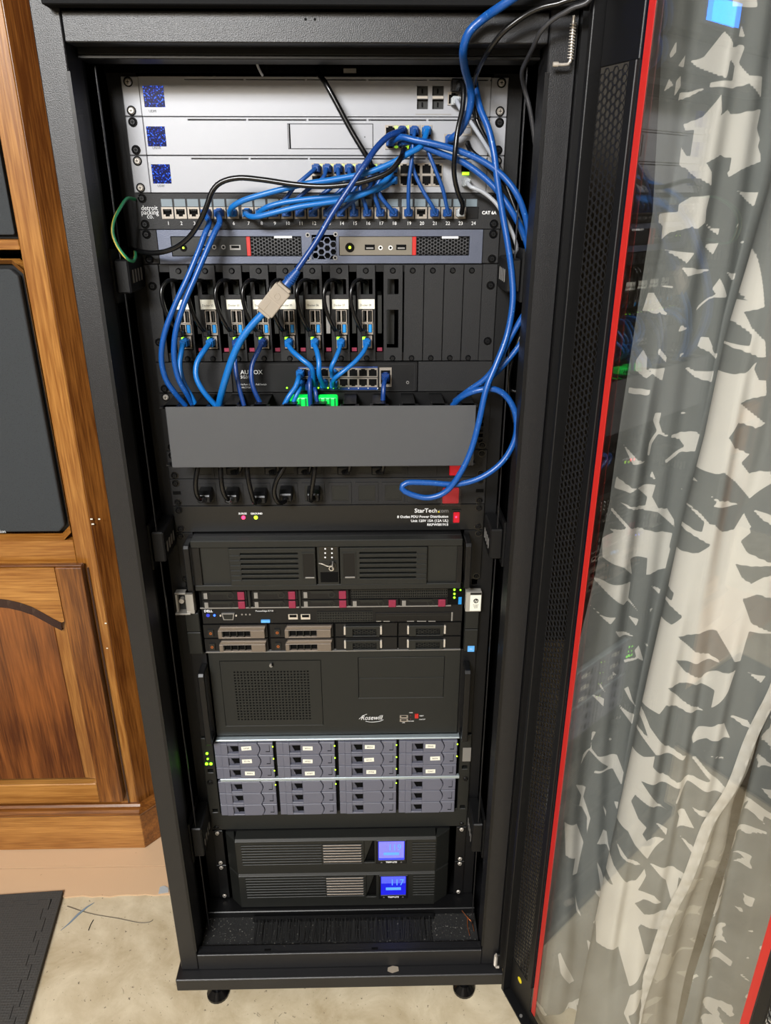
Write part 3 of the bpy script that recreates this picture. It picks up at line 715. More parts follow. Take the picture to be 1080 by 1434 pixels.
GAPS_BACK = "445,1555,456,1557,466,1579,476,1566,475,1539,474,1532,466,1536;466,1558,486,1566,492,1564,488,1548,501,1536,519,1535,523,1514,503,1527,485,1523,462,1524,462,1529,483,1530,483,1545;435,1513,436,1521,461,1525,450,1518;447,1488,460,1494,471,1516,475,1498,470,1484,450,1481;462,1495,474,1494,483,1501,489,1496,526,1502,525,1482,532,1471,531,1463,536,1454,537,1446,511,1438,498,1429,498,1450,483,1453,466,1445,475,1433,473,1428,461,1428,455,1436,456,1482;416,1560,422,1574,423,1562,418,1556;428,1549,437,1560,437,1548;415,1522,419,1535,425,1529;428,1517,428,1533,434,1539,436,1528;483,1585,490,1574,482,1574;448,1464,453,1453,466,1448,465,1440,457,1437,448,1443;456,1435,474,1435,477,1420,466,1425;496,1435,505,1435,498,1430;509,1414,544,1412,549,1390,530,1402;451,1399,459,1408,477,1409,475,1393,477,1379,467,1371,451,1379;476,1379,491,1371,498,1371,498,1364,481,1374;517,1371,522,1378,518,1377;428,1388,447,1389,461,1395,461,1373,445,1365,437,1357,436,1374,429,1378;482,1352,500,1355,496,1341;525,1357,541,1357,532,1354;442,1345,469,1344,462,1331,453,1338;456,1327,477,1324,498,1323,486,1319,465,1316;514,1320,543,1316,543,1303,524,1311;507,1313,515,1301,522,1289,504,1289,500,1287,487,1272,488,1277,498,1288,506,1293,501,1300;440,1302,452,1302,452,1299;427,1292,435,1292,446,1272,439,1267,423,1270;441,1273,449,1270,449,1267,443,1268;467,1255,479,1249,465,1247;534,1284,540,1285,540,1271,528,1259,523,1253,526,1261,540,1271;498,1239,506,1239,513,1226,496,1226;498,1235,507,1235,515,1220,526,1215,528,1204,520,1211,510,1220,496,1226;444,1225,456,1213,456,1206,443,1218;472,1217,480,1219,473,1213;434,1198,456,1199,455,1181,442,1189;482,1199,489,1198,497,1194,528,1195,526,1181,531,1170,518,1181,500,1185;423,1205,429,1220,433,1211,433,1195,440,1193,433,1184,423,1192;419,1167,438,1171,438,1164,419,1159;487,1137,497,1136,491,1134;523,1143,532,1145,532,1138,522,1139;452,1137,461,1137,460,1123,466,1109,476,1104,510,1112,527,1096,527,1081,514,1084,496,1079,491,1073,478,1065,474,1068,496,1084,501,1088,493,1098,477,1103,461,1106,454,1092,453,1076,449,1077,449,1095,459,1111,450,1127;419,1088,432,1074,445,1069,428,1066;461,1052,468,1038,459,1044;416,1039,431,1032,468,1031,466,1013,476,997,492,993,503,977,505,966,477,990,462,991,420,1005,426,1006,459,998,460,1012,438,1032,429,1025,415,1022;503,1027,518,1021,522,1013;414,992,429,978,437,969,464,959,413,958,430,971,414,987;408,940,422,964,433,971,458,963,463,961,504,955,503,934,509,915,514,891,501,896,474,888,472,916,445,917,454,887,434,908,410,911;497,973,503,973,505,966;399,874,438,879,453,875,453,848,474,821,452,844,445,840;484,869,512,856,511,839,498,855;398,829,415,820,433,822,427,809;458,815,473,811,471,799;489,827,495,828,491,821;498,803,510,799,506,796;435,798,472,779,445,783;474,756,479,765,493,732,481,741,463,730,461,735,478,743;488,768,508,753,507,742;441,722,453,709,443,714;424,700,436,680,425,692;492,696,506,702,506,694,494,693;414,675,434,670,435,654;468,681,473,687,482,663,495,640,478,663;459,657,470,644,494,629,493,604,480,627;464,646,479,636,493,628,494,604,480,625;451,587,461,582,456,580;424,599,430,601,425,580,427,565,436,555,471,551,484,519,482,496,466,525,433,522,435,527,460,528,423,562,409,538,413,557,425,567;402,505,423,490,420,472,433,435,429,403,428,435,418,454,382,482,413,459,416,476;451,464,460,446,460,435;472,464,481,465,478,449;456,414,463,408,467,384,478,350,464,384,445,392;389,429,409,428,425,386,416,330,406,332,410,362,392,372;487,370,493,373,492,354;446,361,456,339,465,311,488,270,485,216,462,233,446,240,459,263,456,287,444,306,458,299;412,300,420,264,430,238,419,255;407,-20,465,100,499,108,472,63,472,49,523,38,535,17,504,36,464,23,482,2,514,3,551,-10,546,-49,513,-102,518,-43,497,-16,447,-16,460,-36,497,-107,476,-91,441,-36,416,-50;439,201,446,197,452,153,446,138,445,171;459,203,486,139,491,139,490,99,485,108;389,172,393,177,429,87,420,83,397,128"
def gap_field(X, Z, GAPS):
    """1 on the grey leaves, 0 in the white gaps, with a soft edge"""
    out = np.ones_like(X)
    for row in GAPS.split(';'):
        v = np.array([int(q) for q in row.split(',')], float).reshape(-1,2)/1000.0
        lo_, hi_ = v.min(0)-0.003, v.max(0)+0.003
        m = (X > lo_[0]) & (X < hi_[0]) & (Z > lo_[1]) & (Z < hi_[1])
        if not m.any(): continue
        px, pz = X[m], Z[m]; ins = np.zeros(px.shape, bool); dist = np.full(px.shape, 1.0)
        for (ax, az), (bx, bz) in zip(v, np.roll(v, -1, 0)):
            c = ((az > pz) != (bz > pz))
            with np.errstate(divide='ignore', invalid='ignore'):
                ins ^= c & (px < (bx-ax)*(pz-az)/(bz-az+1e-12)+ax)
            dx, dz = bx-ax, bz-az; t = np.clip(((px-ax)*dx+(pz-az)*dz)/(dx*dx+dz*dz+1e-12), 0, 1)
            dist = np.minimum(dist, np.hypot(px-ax-t*dx, pz-az-t*dz))
        val = np.clip(0.5-np.where(ins, dist, -dist)/0.0016, 0, 1)
        out[m] = np.minimum(out[m], val)
    return out
CT = cloth_mat('leaf_print_cloth', rgb(122,124,121), rgb(208,204,196))
CB = cloth_mat('leaf_print_cloth_reverse', rgb(150,146,136), rgb(176,170,158))
def sm(t): t = np.clip(t,0,1); return t*t*(3-2*t)
zz = np.linspace(0.012, 1.95, 760)[:,None]; uu = np.linspace(0,1,230)[None,:]
xl = interp(zz, ((1.95,0.40),(1.6,0.405),(1.39,0.420),(1.3,0.418),(1.0,0.412),(0.88,0.404),(0.75,0.392),(0.46,0.362),(0.2,0.352),(0.0,0.350)))
xr = interp(zz, ((1.95,0.80),(1.4,0.70),(0.95,0.612),(0.794,0.583),(0.687,0.567),(0.585,0.549),(0.415,0.528),(0.18,0.503),(0.0,0.492)))
xf_ = interp(zz, ((1.95,0.500),(1.426,0.489),(1.337,0.479),(1.26,0.469),(1.143,0.465),(1.035,0.456),(0.935,0.452),(0.803,0.445),(0.671,0.439),(0.467,0.430),(0.20,0.42),(0.0,0.415)))
xg_ = interp(zz, ((1.95,0.470),(1.5,0.460),(1.38,0.452),(1.267,0.440),(1.152,0.428),(1.055,0.421),(0.949,0.414),(0.78,0.405),(0.575,0.390),(0.338,0.376),(0.0,0.37)))
# the cloth runs in from the left, doubles back in a deep fold and comes forward again to its free edge
u1 = np.linspace(0,1,100)[None,:]; u3 = np.linspace(0,1,150)[None,:]; ut = np.linspace(0,1,28)[None,1:-1]
yl_ = -0.070-0.075*sm((0.62-zz)/0.5)
xe = xf_+0.052-0.018*sm((0.62-zz)/0.5)
X1 = xl+(xe-xl)*u1
tg = sm((X1-(xg_-0.012))/0.024); bulg2 = np.exp(-((X1-xg_-0.016)/0.018)**2)
Y1 = yl_-0.024*tg-0.008*bulg2+0.004*np.sin(X1*150+zz*2.5)+0.003*np.sin(X1*63+zz*3.1)
X3 = xf_+(xr-xf_)*u3
d3 = X3-xf_
Y3 = -0.222-0.026*np.sqrt(np.clip(d3/0.02,0,1)*(2-np.clip(d3/0.02,0,1)))-0.036*sm(d3/0.13)
Y3 += 0.016*np.exp(-((d3-0.068+0.03*(zz-0.8))/0.012)**2)*sm((1.3-zz)/0.3)
Y3 += (0.005*np.sin((X3-0.05*(zz-0.7))*105+1.0)+0.003*np.sin(X3*190+zz*7))*sm(d3/0.03)
Y3 += -0.035*sm((0.38-zz)/0.38)*sm(d3/0.05)
ax0, ay0, bx0, by0 = X1[:,-1:], Y1[:,-1:], X3[:,:1], Y3[:,:1]
cx1, cy1, cx2, cy2 = ax0+0.016, ay0-0.018, bx0+0.020, by0+0.045
bz = lambda p0,p1,p2,p3_: p0*(1-ut)**3+3*p1*ut*(1-ut)**2+3*p2*ut**2*(1-ut)+p3_*ut**3
X = np.concatenate([X1, bz(ax0,cx1,cx2,bx0), X3],1); Yb = np.concatenate([Y1, bz(ay0,cy1,cy2,by0), Y3],1)
uu = np.linspace(0,1,X.shape[1])[None,:]
arc = (uu*0.55 + 0*zz)
P = np.concatenate([gap_field(X1, zz+0*u1, GAPS_BACK), np.ones((len(zz), ut.shape[1])), gap_field(X3, zz+0*u3, GAPS_FRONT)],1)
far = sm((X-0.60)/0.005)+sm((zz-1.60)/0.005)+sm((0.03-zz)/0.005)
P = np.where(far > 0.5, leaf_field(arc, zz+0*uu, 11), P)
cur = thing('curtain', (0.5, -0.2, 0.0), 'white curtain with grey leaf print hanging behind the glass door', 'curtain')
cloth('cloth', X, Yb, zz+0*uu, P, CT, cur)
# cream hem tape along its free edge, and the turned-back strip beyond it
vv = np.linspace(0,1,14)[None,:]
hx = xr-0.0165+vv*0.0175; hy = np.interp(0,[0],[0])+Yb[:,-1:]-0.0020-0.0010*np.sin(vv*math.pi)+0.0011*np.sin(zz*230+vv*3)*(vv>0.1)*(vv<0.9)
cloth('hem', hx, hy, zz+0*vv, 0*hx, CT, cur)
xb = interp(zz, ((1.95,0.815),(1.4,0.715),(0.95,0.630),(0.75,0.607),(0.61,0.600),(0.50,0.602),(0.352,0.598),(0.178,0.589),(0.0,0.58)))
wv = np.linspace(0,1,60)[None,:]
bx = xr+0.0012+(xb-xr)*wv; by = Yb[:,-1:]+0.004+0.045*wv+0.006*np.sin(wv*9+zz*6)
cloth('turned_back_edge', bx, by, zz+0*wv, leaf_field(0.9-wv*0.05+0*zz, zz+0*wv, 5), CB, cur)
# second curtain panel, a step behind on the right
u2 = np.linspace(0,1,200)[None,:]
x2 = interp(zz, ((1.95,0.80),(0.95,0.645),(0.576,0.630),(0.371,0.618),(0.2,0.602),(0.0,0.595))); X2 = x2+(1.25-x2)*u2
Y2 = -0.215-0.02*u2-0.04*sm(u2*4)+0.014*np.sin(X2*70+zz*1.2)+0.006*np.sin(X2*150-zz*2)-0.02*sm((0.4-zz)/0.4)
cur2 = thing('curtain', (0.95, -0.2, 0.0), 'second leaf-print curtain panel beyond the cream hem at the lower right corner', 'curtain')
cloth('cloth', X2, Y2, zz+0*u2, leaf_field(u2*0.75+0*zz, zz+0*u2, 23), CT, cur2)
rod = thing('curtain_rod', (0.8,-0.2,1.95), 'plain metal rod carrying the leaf-print curtains above the frame', 'rod')
MB().cyl((0.38,-0.22,1.957),(1.4,-0.22,1.957),0.008,12).build('tube', M['steel'], rod)
MB().cyl((0.9,-0.22,1.957),(0.9,-0.22,ZC),0.005,10).build('hanger', M['steel'], rod)

# ================================================================== equipment in the rack
def screw_mesh(nm, head, wash):
    b = MB()
    b.cyl((0,-0.0006,0),(0,0.0,0),0.0058,16,m=wash)
    b.cyl((0,-0.0026,0),(0,-0.0006,0),0.0029,14,0.0043,m=head)
    b.box(-0.0021,0.0021,-0.00275,-0.0020,-0.0004,0.0004,m=M['dark']); b.box(-0.0004,0.0004,-0.00275,-0.0020,-0.0021,0.0021,m=M['dark'])
    o = b.build(nm); me = o.data; bpy.data.objects.remove(o); return me
SM = {'b': screw_mesh('screw', M['plastic'], M['gloss']), 's': screw_mesh('screw', M['chrome'], M['dark']), 'p': screw_mesh('screw', M['plastic'], M['plastic'])}
def part_at(name, me, parent, loc):
    o = bpy.data.objects.new(name, me); COL.objects.link(o); o.parent = parent
    o.location = Vector(loc)-WL[parent]; WL[o] = WL[parent]; return o
def screws(parent, u0, u1, y, kind='b', where=None, xs=(-0.2325,0.2325)):
    zs = where or (zu(u0)-0.00635, zu(u1)+0.00635)
    for x in xs:
        for z in zs: part_at('screw', SM[kind], parent, (x,y,z))
def ears(parent, u0, u1, m, yf=-0.003, xin=0.2195, name='mounting_ear', bev=0.0008):
    for s in (-1,1):
        a, b = sorted((s*0.2413, s*xin))
        MB().box(a,b,yf,0.001,zu(u1)+0.0004,zu(u0)-0.0004).build(name, m, parent, bev)
def device(name, u0, u1, label, cat, group=None, x=0.0):
    return thing(name, (x, 0.0, zu(u1)), label, cat, group)

def port_mesh(nm, w_, h_, fr, up=True, frame=None, led=False):
    """jack: metal rim round a dark opening with the latch notch"""
    b = MB(); fm_ = frame or M['port']
    b.plate(-w_/2,w_/2,-h_/2,h_/2,-0.0018,0.004,[(-w_/2+fr,w_/2-fr,-h_/2+fr,h_/2-fr)],m=fm_)
    b.box(-w_/2+fr,w_/2-fr,-0.0003,0.004,-h_/2+fr,h_/2-fr,m=M['dark'])
    s = 1 if up else -1
    z0, z1 = sorted((s*(h_/2-fr), s*(h_/2-fr*2.2)))
    b.box(-w_/2+fr,-w_*0.2,-0.0014,0.002,z0,z1,m=fm_); b.box(w_*0.2,w_/2-fr,-0.0014,0.002,z0,z1,m=fm_)
    z0, z1 = sorted((-s*(h_/2-fr), -s*(h_/2-fr*2.0)))
    for k in range(5):
        x = -w_*0.26+k*w_*0.13; b.box(x-0.0003,x+0.0003,-0.0007,0.001,z0,z1,m=M['charcoal'])
    o = b.build(nm); me = o.data; bpy.data.objects.remove(o); return me
RJ = port_mesh('network_port', 0.0142, 0.0146, 0.0013, True)
RJD = port_mesh('network_port', 0.0142, 0.0146, 0.0013, False)
RJS = port_mesh('network_port', 0.0136, 0.0138, 0.0013, True)
RJSD = port_mesh('network_port', 0.0136, 0.0138, 0.0013, False)

# ---- three silver one-unit boxes --------------------------------------------------
spk = bpy.data.materials.new('sparkling_blue_screen'); spk.use_nodes = True; nt = spk.node_tree; N = nt.nodes.new; L = nt.links.new
b = nt.nodes['Principled BSDF']; tc = N('ShaderNodeTexCoord'); vo = N('ShaderNodeTexVoronoi'); vo.inputs['Scale'].default_value = 430; L(tc.outputs['Object'], vo.inputs['Vector'])
cr = N('ShaderNodeValToRGB'); e = cr.color_ramp.elements; e[0].position = 0.12; e[0].color = (*rgb(70,140,255),1); e[1].position = 0.52; e[1].color = (*rgb(3,8,44),1)
e2 = e.new(0.30); e2.color = (*rgb(10,44,170),1)
L(vo.outputs['Distance'], cr.inputs[0]); L(cr.outputs[0], b.inputs['Emission Color']); b.inputs['Emission Strength'].default_value = 0.9
b.inputs['Base Color'].default_value = (0.002,0.004,0.02,1); b.inputs['Roughness'].default_value = 0.15
YF = -0.005
def silver(u, label, name, cat, scr, scrk, extra):
    t = device(name, u, u+1, label, cat)
    ears(t, u, u+1, M['silver'], YF, 0.2198)
    zt, zb = zu(u)-0.0005, zu(u+1)+0.0005
    sl = []
    for k in range(6):
        x = -0.163+k*0.0762; sl.append((x, x+0.0735, zt-0.0038, zt-0.0026))
    f = MB().plate(-0.2192,0.2192,zb,zt,YF-0.0006,0.004,sl+extra).build('face_plate', M['silver'], t, 0.0005)
    MB().box(-0.2175,0.2175,0.0045,0.28,zb+0.001,zt-0.001).build('housing', M['steel'], t)
    a,b_,c_,d_ = rect(*scr, YF-0.0008)
    MB().box(a,b_,YF-0.0012,YF-0.0005,c_,d_).build('status_screen', spk, t, 0.0007)
    screws(t, u, u+1, YF, scrk)
    return t
e1 = [rect(584,120,599.5,134,YF), rect(584,139,599.5,153,YF), rect(605.5,120,621.5,134,YF), rect(605.5,139,621.5,153,YF)]
gw = silver(0, 'topmost silver rack unit with four square fibre ports and chrome screws', 'network_gateway', 'network device', (201,120,230,150), 's', e1)
for q in e1:
    g = MB(); g.box(q[0],q[1],0.0005,0.003,q[2],q[3],m=M['charcoal']); g.box((q[0]+q[1])/2-0.0008,(q[0]+q[1])/2+0.0008,-0.001,0.0005,q[2]+0.003,q[3]-0.003,m=M['dark'])
    g.build('fibre_port', None, gw)
for xx in ((584,599.5),(605.5,621.5)):
    q = rect(xx[0],134.3,xx[1],138.7,YF); MB().box(q[0],q[1],YF-0.0016,YF-0.0006,q[2],q[3]).build('port_latch', M['chrome'], gw, 0.0004)
q = rect(582,159.5,632,161,YF); MB().box(q[0],q[1],YF-0.0009,YF-0.0006,q[2],q[3]).build('groove', M['steel'], gw)
part_at('network_port', RJ, gw, p3(635,138,YF-0.0006))
c = at(214,157.5,YF); text('UDM', c[0], c[1], YF-0.0008, 0.0042, M['blackink'], gw, 'CENTER')

nv = silver(1, 'middle silver rack unit with a drive bay and a bank of network ports, black screws', 'network_recorder', 'network device', (206,177,232,205), 'b', [])
q = rect(404,174,522,208,YF)
MB().plate(q[0]-0.0007,q[1]+0.0007,q[2]-0.0007,q[3]+0.0007,YF-0.0008,YF-0.0005,[q]).build('bay_gap', M['dark'], nv)
MB().box(q[0],q[1],YF-0.0011,YF-0.0006,q[2],q[3]).build('bay_cover', M['silver'], nv, 0.0003)
a = at(406,191,YF); MB().box(a[0]-0.001,a[0]+0.001,YF-0.0014,YF-0.0011,a[1]-0.014,a[1]+0.014).build('bay_latch', M['dark'], nv)
a = at(511,192,YF); MB().cyl((a[0],YF-0.0013,a[1]),(a[0],YF-0.001,a[1]),0.0007,8).build('pin_hole', M['dark'], nv)
NVP = {}
for i, px in enumerate((547,563,580,597)):
    for j, py in enumerate((184,200)):
        part_at('network_port', RJ if j == 0 else RJD, nv, p3(px,py,YF-0.0006)); NVP[(i,j)] = p3(px,py,YF)
for px, py in ((555,178),(571,178),(555,206),(571,206),(588,206)):
    a = at(px,py,YF); MB().box(a[0]-0.002,a[0]+0.002,YF-0.0022,YF-0.0008,a[1]-0.0016,a[1]+0.0016).build('port_light', M['led_yellow'], nv)
part_at('network_port', RJS, nv, p3(629,196,YF-0.0006))
q = rect(647,176,661,190,YF); MB().plate(q[0],q[1],q[2],q[3],YF-0.002,YF-0.0005,[(q[0]+0.002,q[1]-0.002,q[2]+0.002,q[3]-0.002)]).build('fibre_cage', M['chrome'], nv)
c = at(220,209,YF); text('UNVR', c[0], c[1], YF-0.0008, 0.0042, M['blackink'], nv, 'CENTER')

sw = silver(2, 'lowest silver rack unit, full of network ports and blue plugs, above the patch panel', 'network_switch', 'network device', (213,230,239,257), 's', [])
SWP = {}
for i in range(12):
    px = 443.5+i*15.3 + (0.9 if i > 7 else 0)
    for j, py in enumerate((236.5,252.8)):
        part_at('network_port', RJS if j == 0 else RJSD, sw, p3(px,py,YF-0.0006)); SWP[(i,j)] = p3(px,py,YF)
for i in range(8):
    a = at(450.5+i*15.3,231,YF); MB().box(a[0]-0.0015,a[0]+0.0015,YF-0.0022,YF-0.0008,a[1]-0.0014,a[1]+0.0010).build('port_light', M['led_yellow'], sw)
part_at('network_port', RJS, sw, p3(652,234,YF-0.0006))
a = at(652,243,YF); MB().box(a[0]-0.0045,a[0]+0.0045,YF-0.0024,YF-0.0008,a[1]-0.0018,a[1]+0.0018).build('port_light', M['led_yellow'], sw)
c = at(226,262,YF); text('USW', c[0], c[1], YF-0.0008, 0.0042, M['blackink'], sw, 'CENTER')

# ---- patch panel -------------------------------------------------------------------
pp = device('patch_bay', 3, 4, 'black 24-port patch panel with numbered jacks and white label windows', 'patch panel')
PPX = [235,253.3,271.5,290,308.3,326.5,347.2,365.5,384,402,420.5,438.8,459.2,477.6,496,514.4,532.8,551.2,571.8,589.8,608,626,644,662]
PY = -0.004
zt, zb = zu(3)-0.0004, zu(4)+0.0004
holes = []
PP = []
for px in PPX:
    a, z = at(px,298,PY); PP.append((a,z)); holes.append((a-0.0079,a+0.0079,z-0.0075,z+0.0072))
MB().plate(-0.2413,0.2413,zb,zt,PY,0.001,holes).build('panel', M['panel'], pp, 0.0006)
MB().box(-0.205,0.215,0.012,0.05,zb+0.002,zt-0.002).build('rear_bar', KI, pp)
kj = MB()
kj.plate(-0.0077,0.0077,-0.0073,0.0070,-0.0012,0.010,[(-0.0057,0.0057,-0.0045,0.0045)],m=M['port'])
kj.box(-0.0057,0.0057,0.005,0.010,-0.0045,0.0045,m=M['dark'])
kj.box(-0.0057,-0.0028,-0.0008,0.004,-0.0045,-0.0020,m=M['port']); kj.box(0.0028,0.0057,-0.0008,0.004,-0.0045,-0.0020,m=M['port'])
for k in range(6): kj.box(-0.0036+k*0.0014-0.0003,-0.0036+k*0.0014+0.0003,-0.0002,0.003,0.0022,0.0045,m=M['charcoal'])
o = kj.build('x'); KJ = o.data; KJ.name = 'jack'; bpy.data.objects.remove(o)
wn = MB().box(-0.0072,0.0072,-0.0008,0.0,-0.0046,0.0046,m=mat('label_window', rgb(112,124,131), 0.3)).build('x', bev=0.0)
WN = wn.data; WN.name = 'label_window'; bpy.data.objects.remove(wn)
for i, (a, z) in enumerate(PP):
    if i < 23: part_at('jack', KJ, pp, (a,PY-0.0004,z))
    else: MB().box(a-0.0077,a+0.0077,PY-0.001,0.004,z-0.0073,z+0.0070).build('blank_insert', M['plastic'], pp, 0.0005)
    c = at(PPX[i]-1.4,284,PY); part_at('label_window', WN, pp, (c[0],PY,c[1]))
    c = at(PPX[i]+1.2,315,PY); text(str(i+1), c[0], c[1], PY-0.0002, 0.0062, M['ink'], pp, 'CENTER')
for s_, x, y in (('detroit',198,294.5),('packing',198,300.5),('co.',206,306)):
    c = at(x,y,PY); text(s_, c[0], c[1], PY-0.0002, 0.0088, M['ink'], pp, 'LEFT', sx=0.88)
c = at(676,300,PY); text('CAT 6A', c[0]-0.001, c[1], PY-0.0002, 0.0056, M['ink'], pp, 'LEFT', bold=0.0002)
screws(pp, 3, 4, PY, 'b')

# ---- shelf with two mini computers -------------------------------------------------
sh = device('mini_computer_shelf', 4, 5, 'grey-blue one-unit shelf front with a central honeycomb vent between two mini computers', 'rack shelf')
ears(sh, 4, 5, M['panel'], -0.003, 0.2190)
wl1 = rect(240,331,422.5,359,PY); wr1 = rect(475,331,657.5,358,PY); wc = rect(437,329,471,363,PY)
MB().plate(-0.2185,0.2185,zu(5)+0.0006,zu(4)-0.0006,PY,-0.001,[wl1,wr1,wc]).build('shelf_front', M['bluegrey'], sh, 0.0005)
MB().box(-0.2185,0.2185,0.0,0.2,zu(5)+0.0008,zu(5)+0.002).build('shelf_tray', M['steel_black'], sh)
MB().hexplate(wc[0],wc[1],wc[2],wc[3],0.0094,0.0022,PY+0.0002,PY+0.002).build('vent_mesh', M['bluegrey'], sh)
MB().box(wc[0],wc[1],0.02,0.022,wc[2],wc[3]).build('vent_back', M['dark'], sh)
for px, py in ((431,329),(470,328),(432,362),(469.5,361)):
    c = at(px,py,PY); b = MB(); b.cyl((c[0],PY-0.001,c[1]),(c[0],PY,c[1]),0.0031,12,m=M['steel']); b.cyl((c[0],PY-0.0013,c[1]),(c[0],PY-0.0009,c[1]),0.0016,10,m=M['dark']); b.build('vent_screw', None, sh)
screws(sh, 4, 5, -0.003, 'b')
M['grille_grey'] = mat('grey_mesh', rgb(70,70,72), 0.4, metal=0.3)
def mini(x0,x1,z0,z1,label,face,split,red0,red1):
    t = thing('mini_computer', ((x0+x1)/2,0,z0), label, 'computer', None)
    y = PY+0.0008
    MB().box(x0+0.0005,x1-0.0005,y+0.006,0.18,z0+0.0005,z1-0.0005).build('case', M['plastic'], t)
    MB().box(x0+0.0005,red0,y,y+0.006,z0+0.0005,z1-0.0005).build('front_face', face, t, 0.0004)
    MB().box(red0,red1,y-0.0012,y+0.006,z0+0.0005,z1-0.0005).build('red_bar', M['red'], t, 0.0004)
    MB().hexplate(red1,x1-0.0005,z0+0.0005,z1-0.0005,0.0046,0.0011,y,y+0.0012).build('grille', M['grille_grey'], t)
    MB().box(red1,x1-0.0005,y+0.0013,y+0.0059,z0+0.0005,z1-0.0005).build('grille_back', M['dark'], t)
    return t, y
def rct(t, y, name, m, px0, py0, px1, py1, d=0.0004, bev=0):
    q = rect(px0,py0,px1,py1,y); return MB().box(q[0],q[1],y-d,y,q[2],q[3]).build(name, m, t, bev)
def disc(t, y, name, m, px, py, r, d=0.0006, inner=None):
    c = at(px,py,y); b = MB(); b.cyl((c[0],y-d,c[1]),(c[0],y,c[1]),r,14,m=m)
    if inner: b.cyl((c[0],y-d-0.0002,c[1]),(c[0],y-d+0.0001,c[1]),r*(0.3 if inner is M['led_yellow'] else 0.55),12,m=inner)
    return b.build(name, None, t)
ra = at(345.5,345,PY)[0]; rb = at(351,345,PY)[0]
m1, y = mini(wl1[0],wl1[1],wl1[2],wl1[3],'black-fronted mini computer with a red bar, left half of the grey-blue shelf',M['charcoal'],0,ra,rb)
disc(m1, y, 'power_button', M['gloss'], 257, 347, 0.0048, 0.001, M['led_yellow'])
for px in (300,313): disc(m1, y, 'audio_jack', M['steel'], px, 346, 0.0030, 0.0006, M['dark'])
rct(m1, y, 'usb_port', M['steel'], 283,343,292,350); rct(m1, y-0.0004, 'port_slot', M['dark'], 284,344,291,347.5)
rct(m1, y, 'usb_port', M['steel'], 322,343,337,350); rct(m1, y-0.0004, 'port_slot', M['dark'], 324,344,335,347.5)
rct(m1, y-0.0012, 'badge', M['ink'], 384,330.5,409,333.5)
ra = at(577.5,345,PY)[0]; rb = at(583,345,PY)[0]
m2, y = mini(wr1[0],wr1[1],wr1[2],wr1[3],'taupe-fronted mini computer with a red bar, right half of the grey-blue shelf',mat('taupe_face', rgb(118,112,100), 0.4, metal=0.3),0,ra,rb)
disc(m2, y, 'power_button', M['gloss'], 490, 346.5, 0.0062, 0.001, M['led_yellow'])
for px in (533,547): disc(m2, y, 'audio_jack', M['white'], px, 347, 0.0030, 0.0006, M['dark'])
for px in (511,555): 
    rct(m2, y, 'usb_port', M['dark'], px,342.5,px+14,350); rct(m2, y-0.0004, 'usb_tongue', M['steel'], px+2,346.5,px+12,348.5)
rct(m2, y-0.0012, 'badge', M['ink'], 619,331,642,334)

# ---- single-board computer frame ----------------------------------------------------
sb = device('board_frame', 5, 8, 'black three-unit frame holding eight single-board computers and blank slots', 'rack frame')
xl = at(229,440,-0.003)[0]; xr_ = at(673,440,-0.003)[0]
zt, zb = zu(5)-0.0005, zu(8)+0.0005
for (a, b_) in ((-0.2413,xl),(xr_,0.2413)):
    MB().box(a,b_,-0.003,0.0,zb,zt).build('side_plate', M['panel'], sb, 0.0006)
MB().box(xl,xr_,0.0005,0.006,zt-0.010,zt).build('top_rail', M['plastic'], sb)
MB().box(xl,xr_,0.0005,0.006,zb,zb+0.012).build('bottom_rail', M['plastic'], sb)
MB().box(xl,xr_,0.145,0.15,zb,zt).build('rear_wall', M['dark'], sb)
MB().box(xl,xr_,0.006,0.145,zt-0.004,zt-0.002).build('frame_top', M['dark'], sb)
MB().box(xl,xr_,0.006,0.145,zb+0.002,zb+0.004).build('frame_floor', M['dark'], sb)
screws(sb, 5, 8, -0.003, 'b', where=(zu(5)-0.0285, zu(8)+0.0285))
MODX = [at(px,440,-0.003)[0] for px in (256.5,293,329.5,366.3,403,439.7,476.5,513,550)]
BW = 0.0128
for k in range(8):
    xg = MODX[k]+BW+0.0035
    b = MB(); b.box(xg-0.001,xg+0.006,0.004,0.006,zb+0.013,zb+0.018); b.build('red_tab', M['magenta'], sb)
    b = MB(); b.box(xg,xg+0.0055,0.005,0.06,zb+0.038,zt-0.042); b.build('divider_fin', M['steel'] if k in (5,) else M['charcoal'], sb)
hexw = M['plastic']
def sbc(k, label):
    x = MODX[k]; t = thing('single_board_computer', (x,0,zb), label, 'computer', 'single-board computers in the frame')
    return t
ORD = ['first','second','third','fourth','fifth','sixth','seventh','eighth']
z_ = lambda py: at(513,py,-0.003)[1]
x8 = MODX[7]
dx_ = lambda px: at(px,440,-0.003)[0]-x8
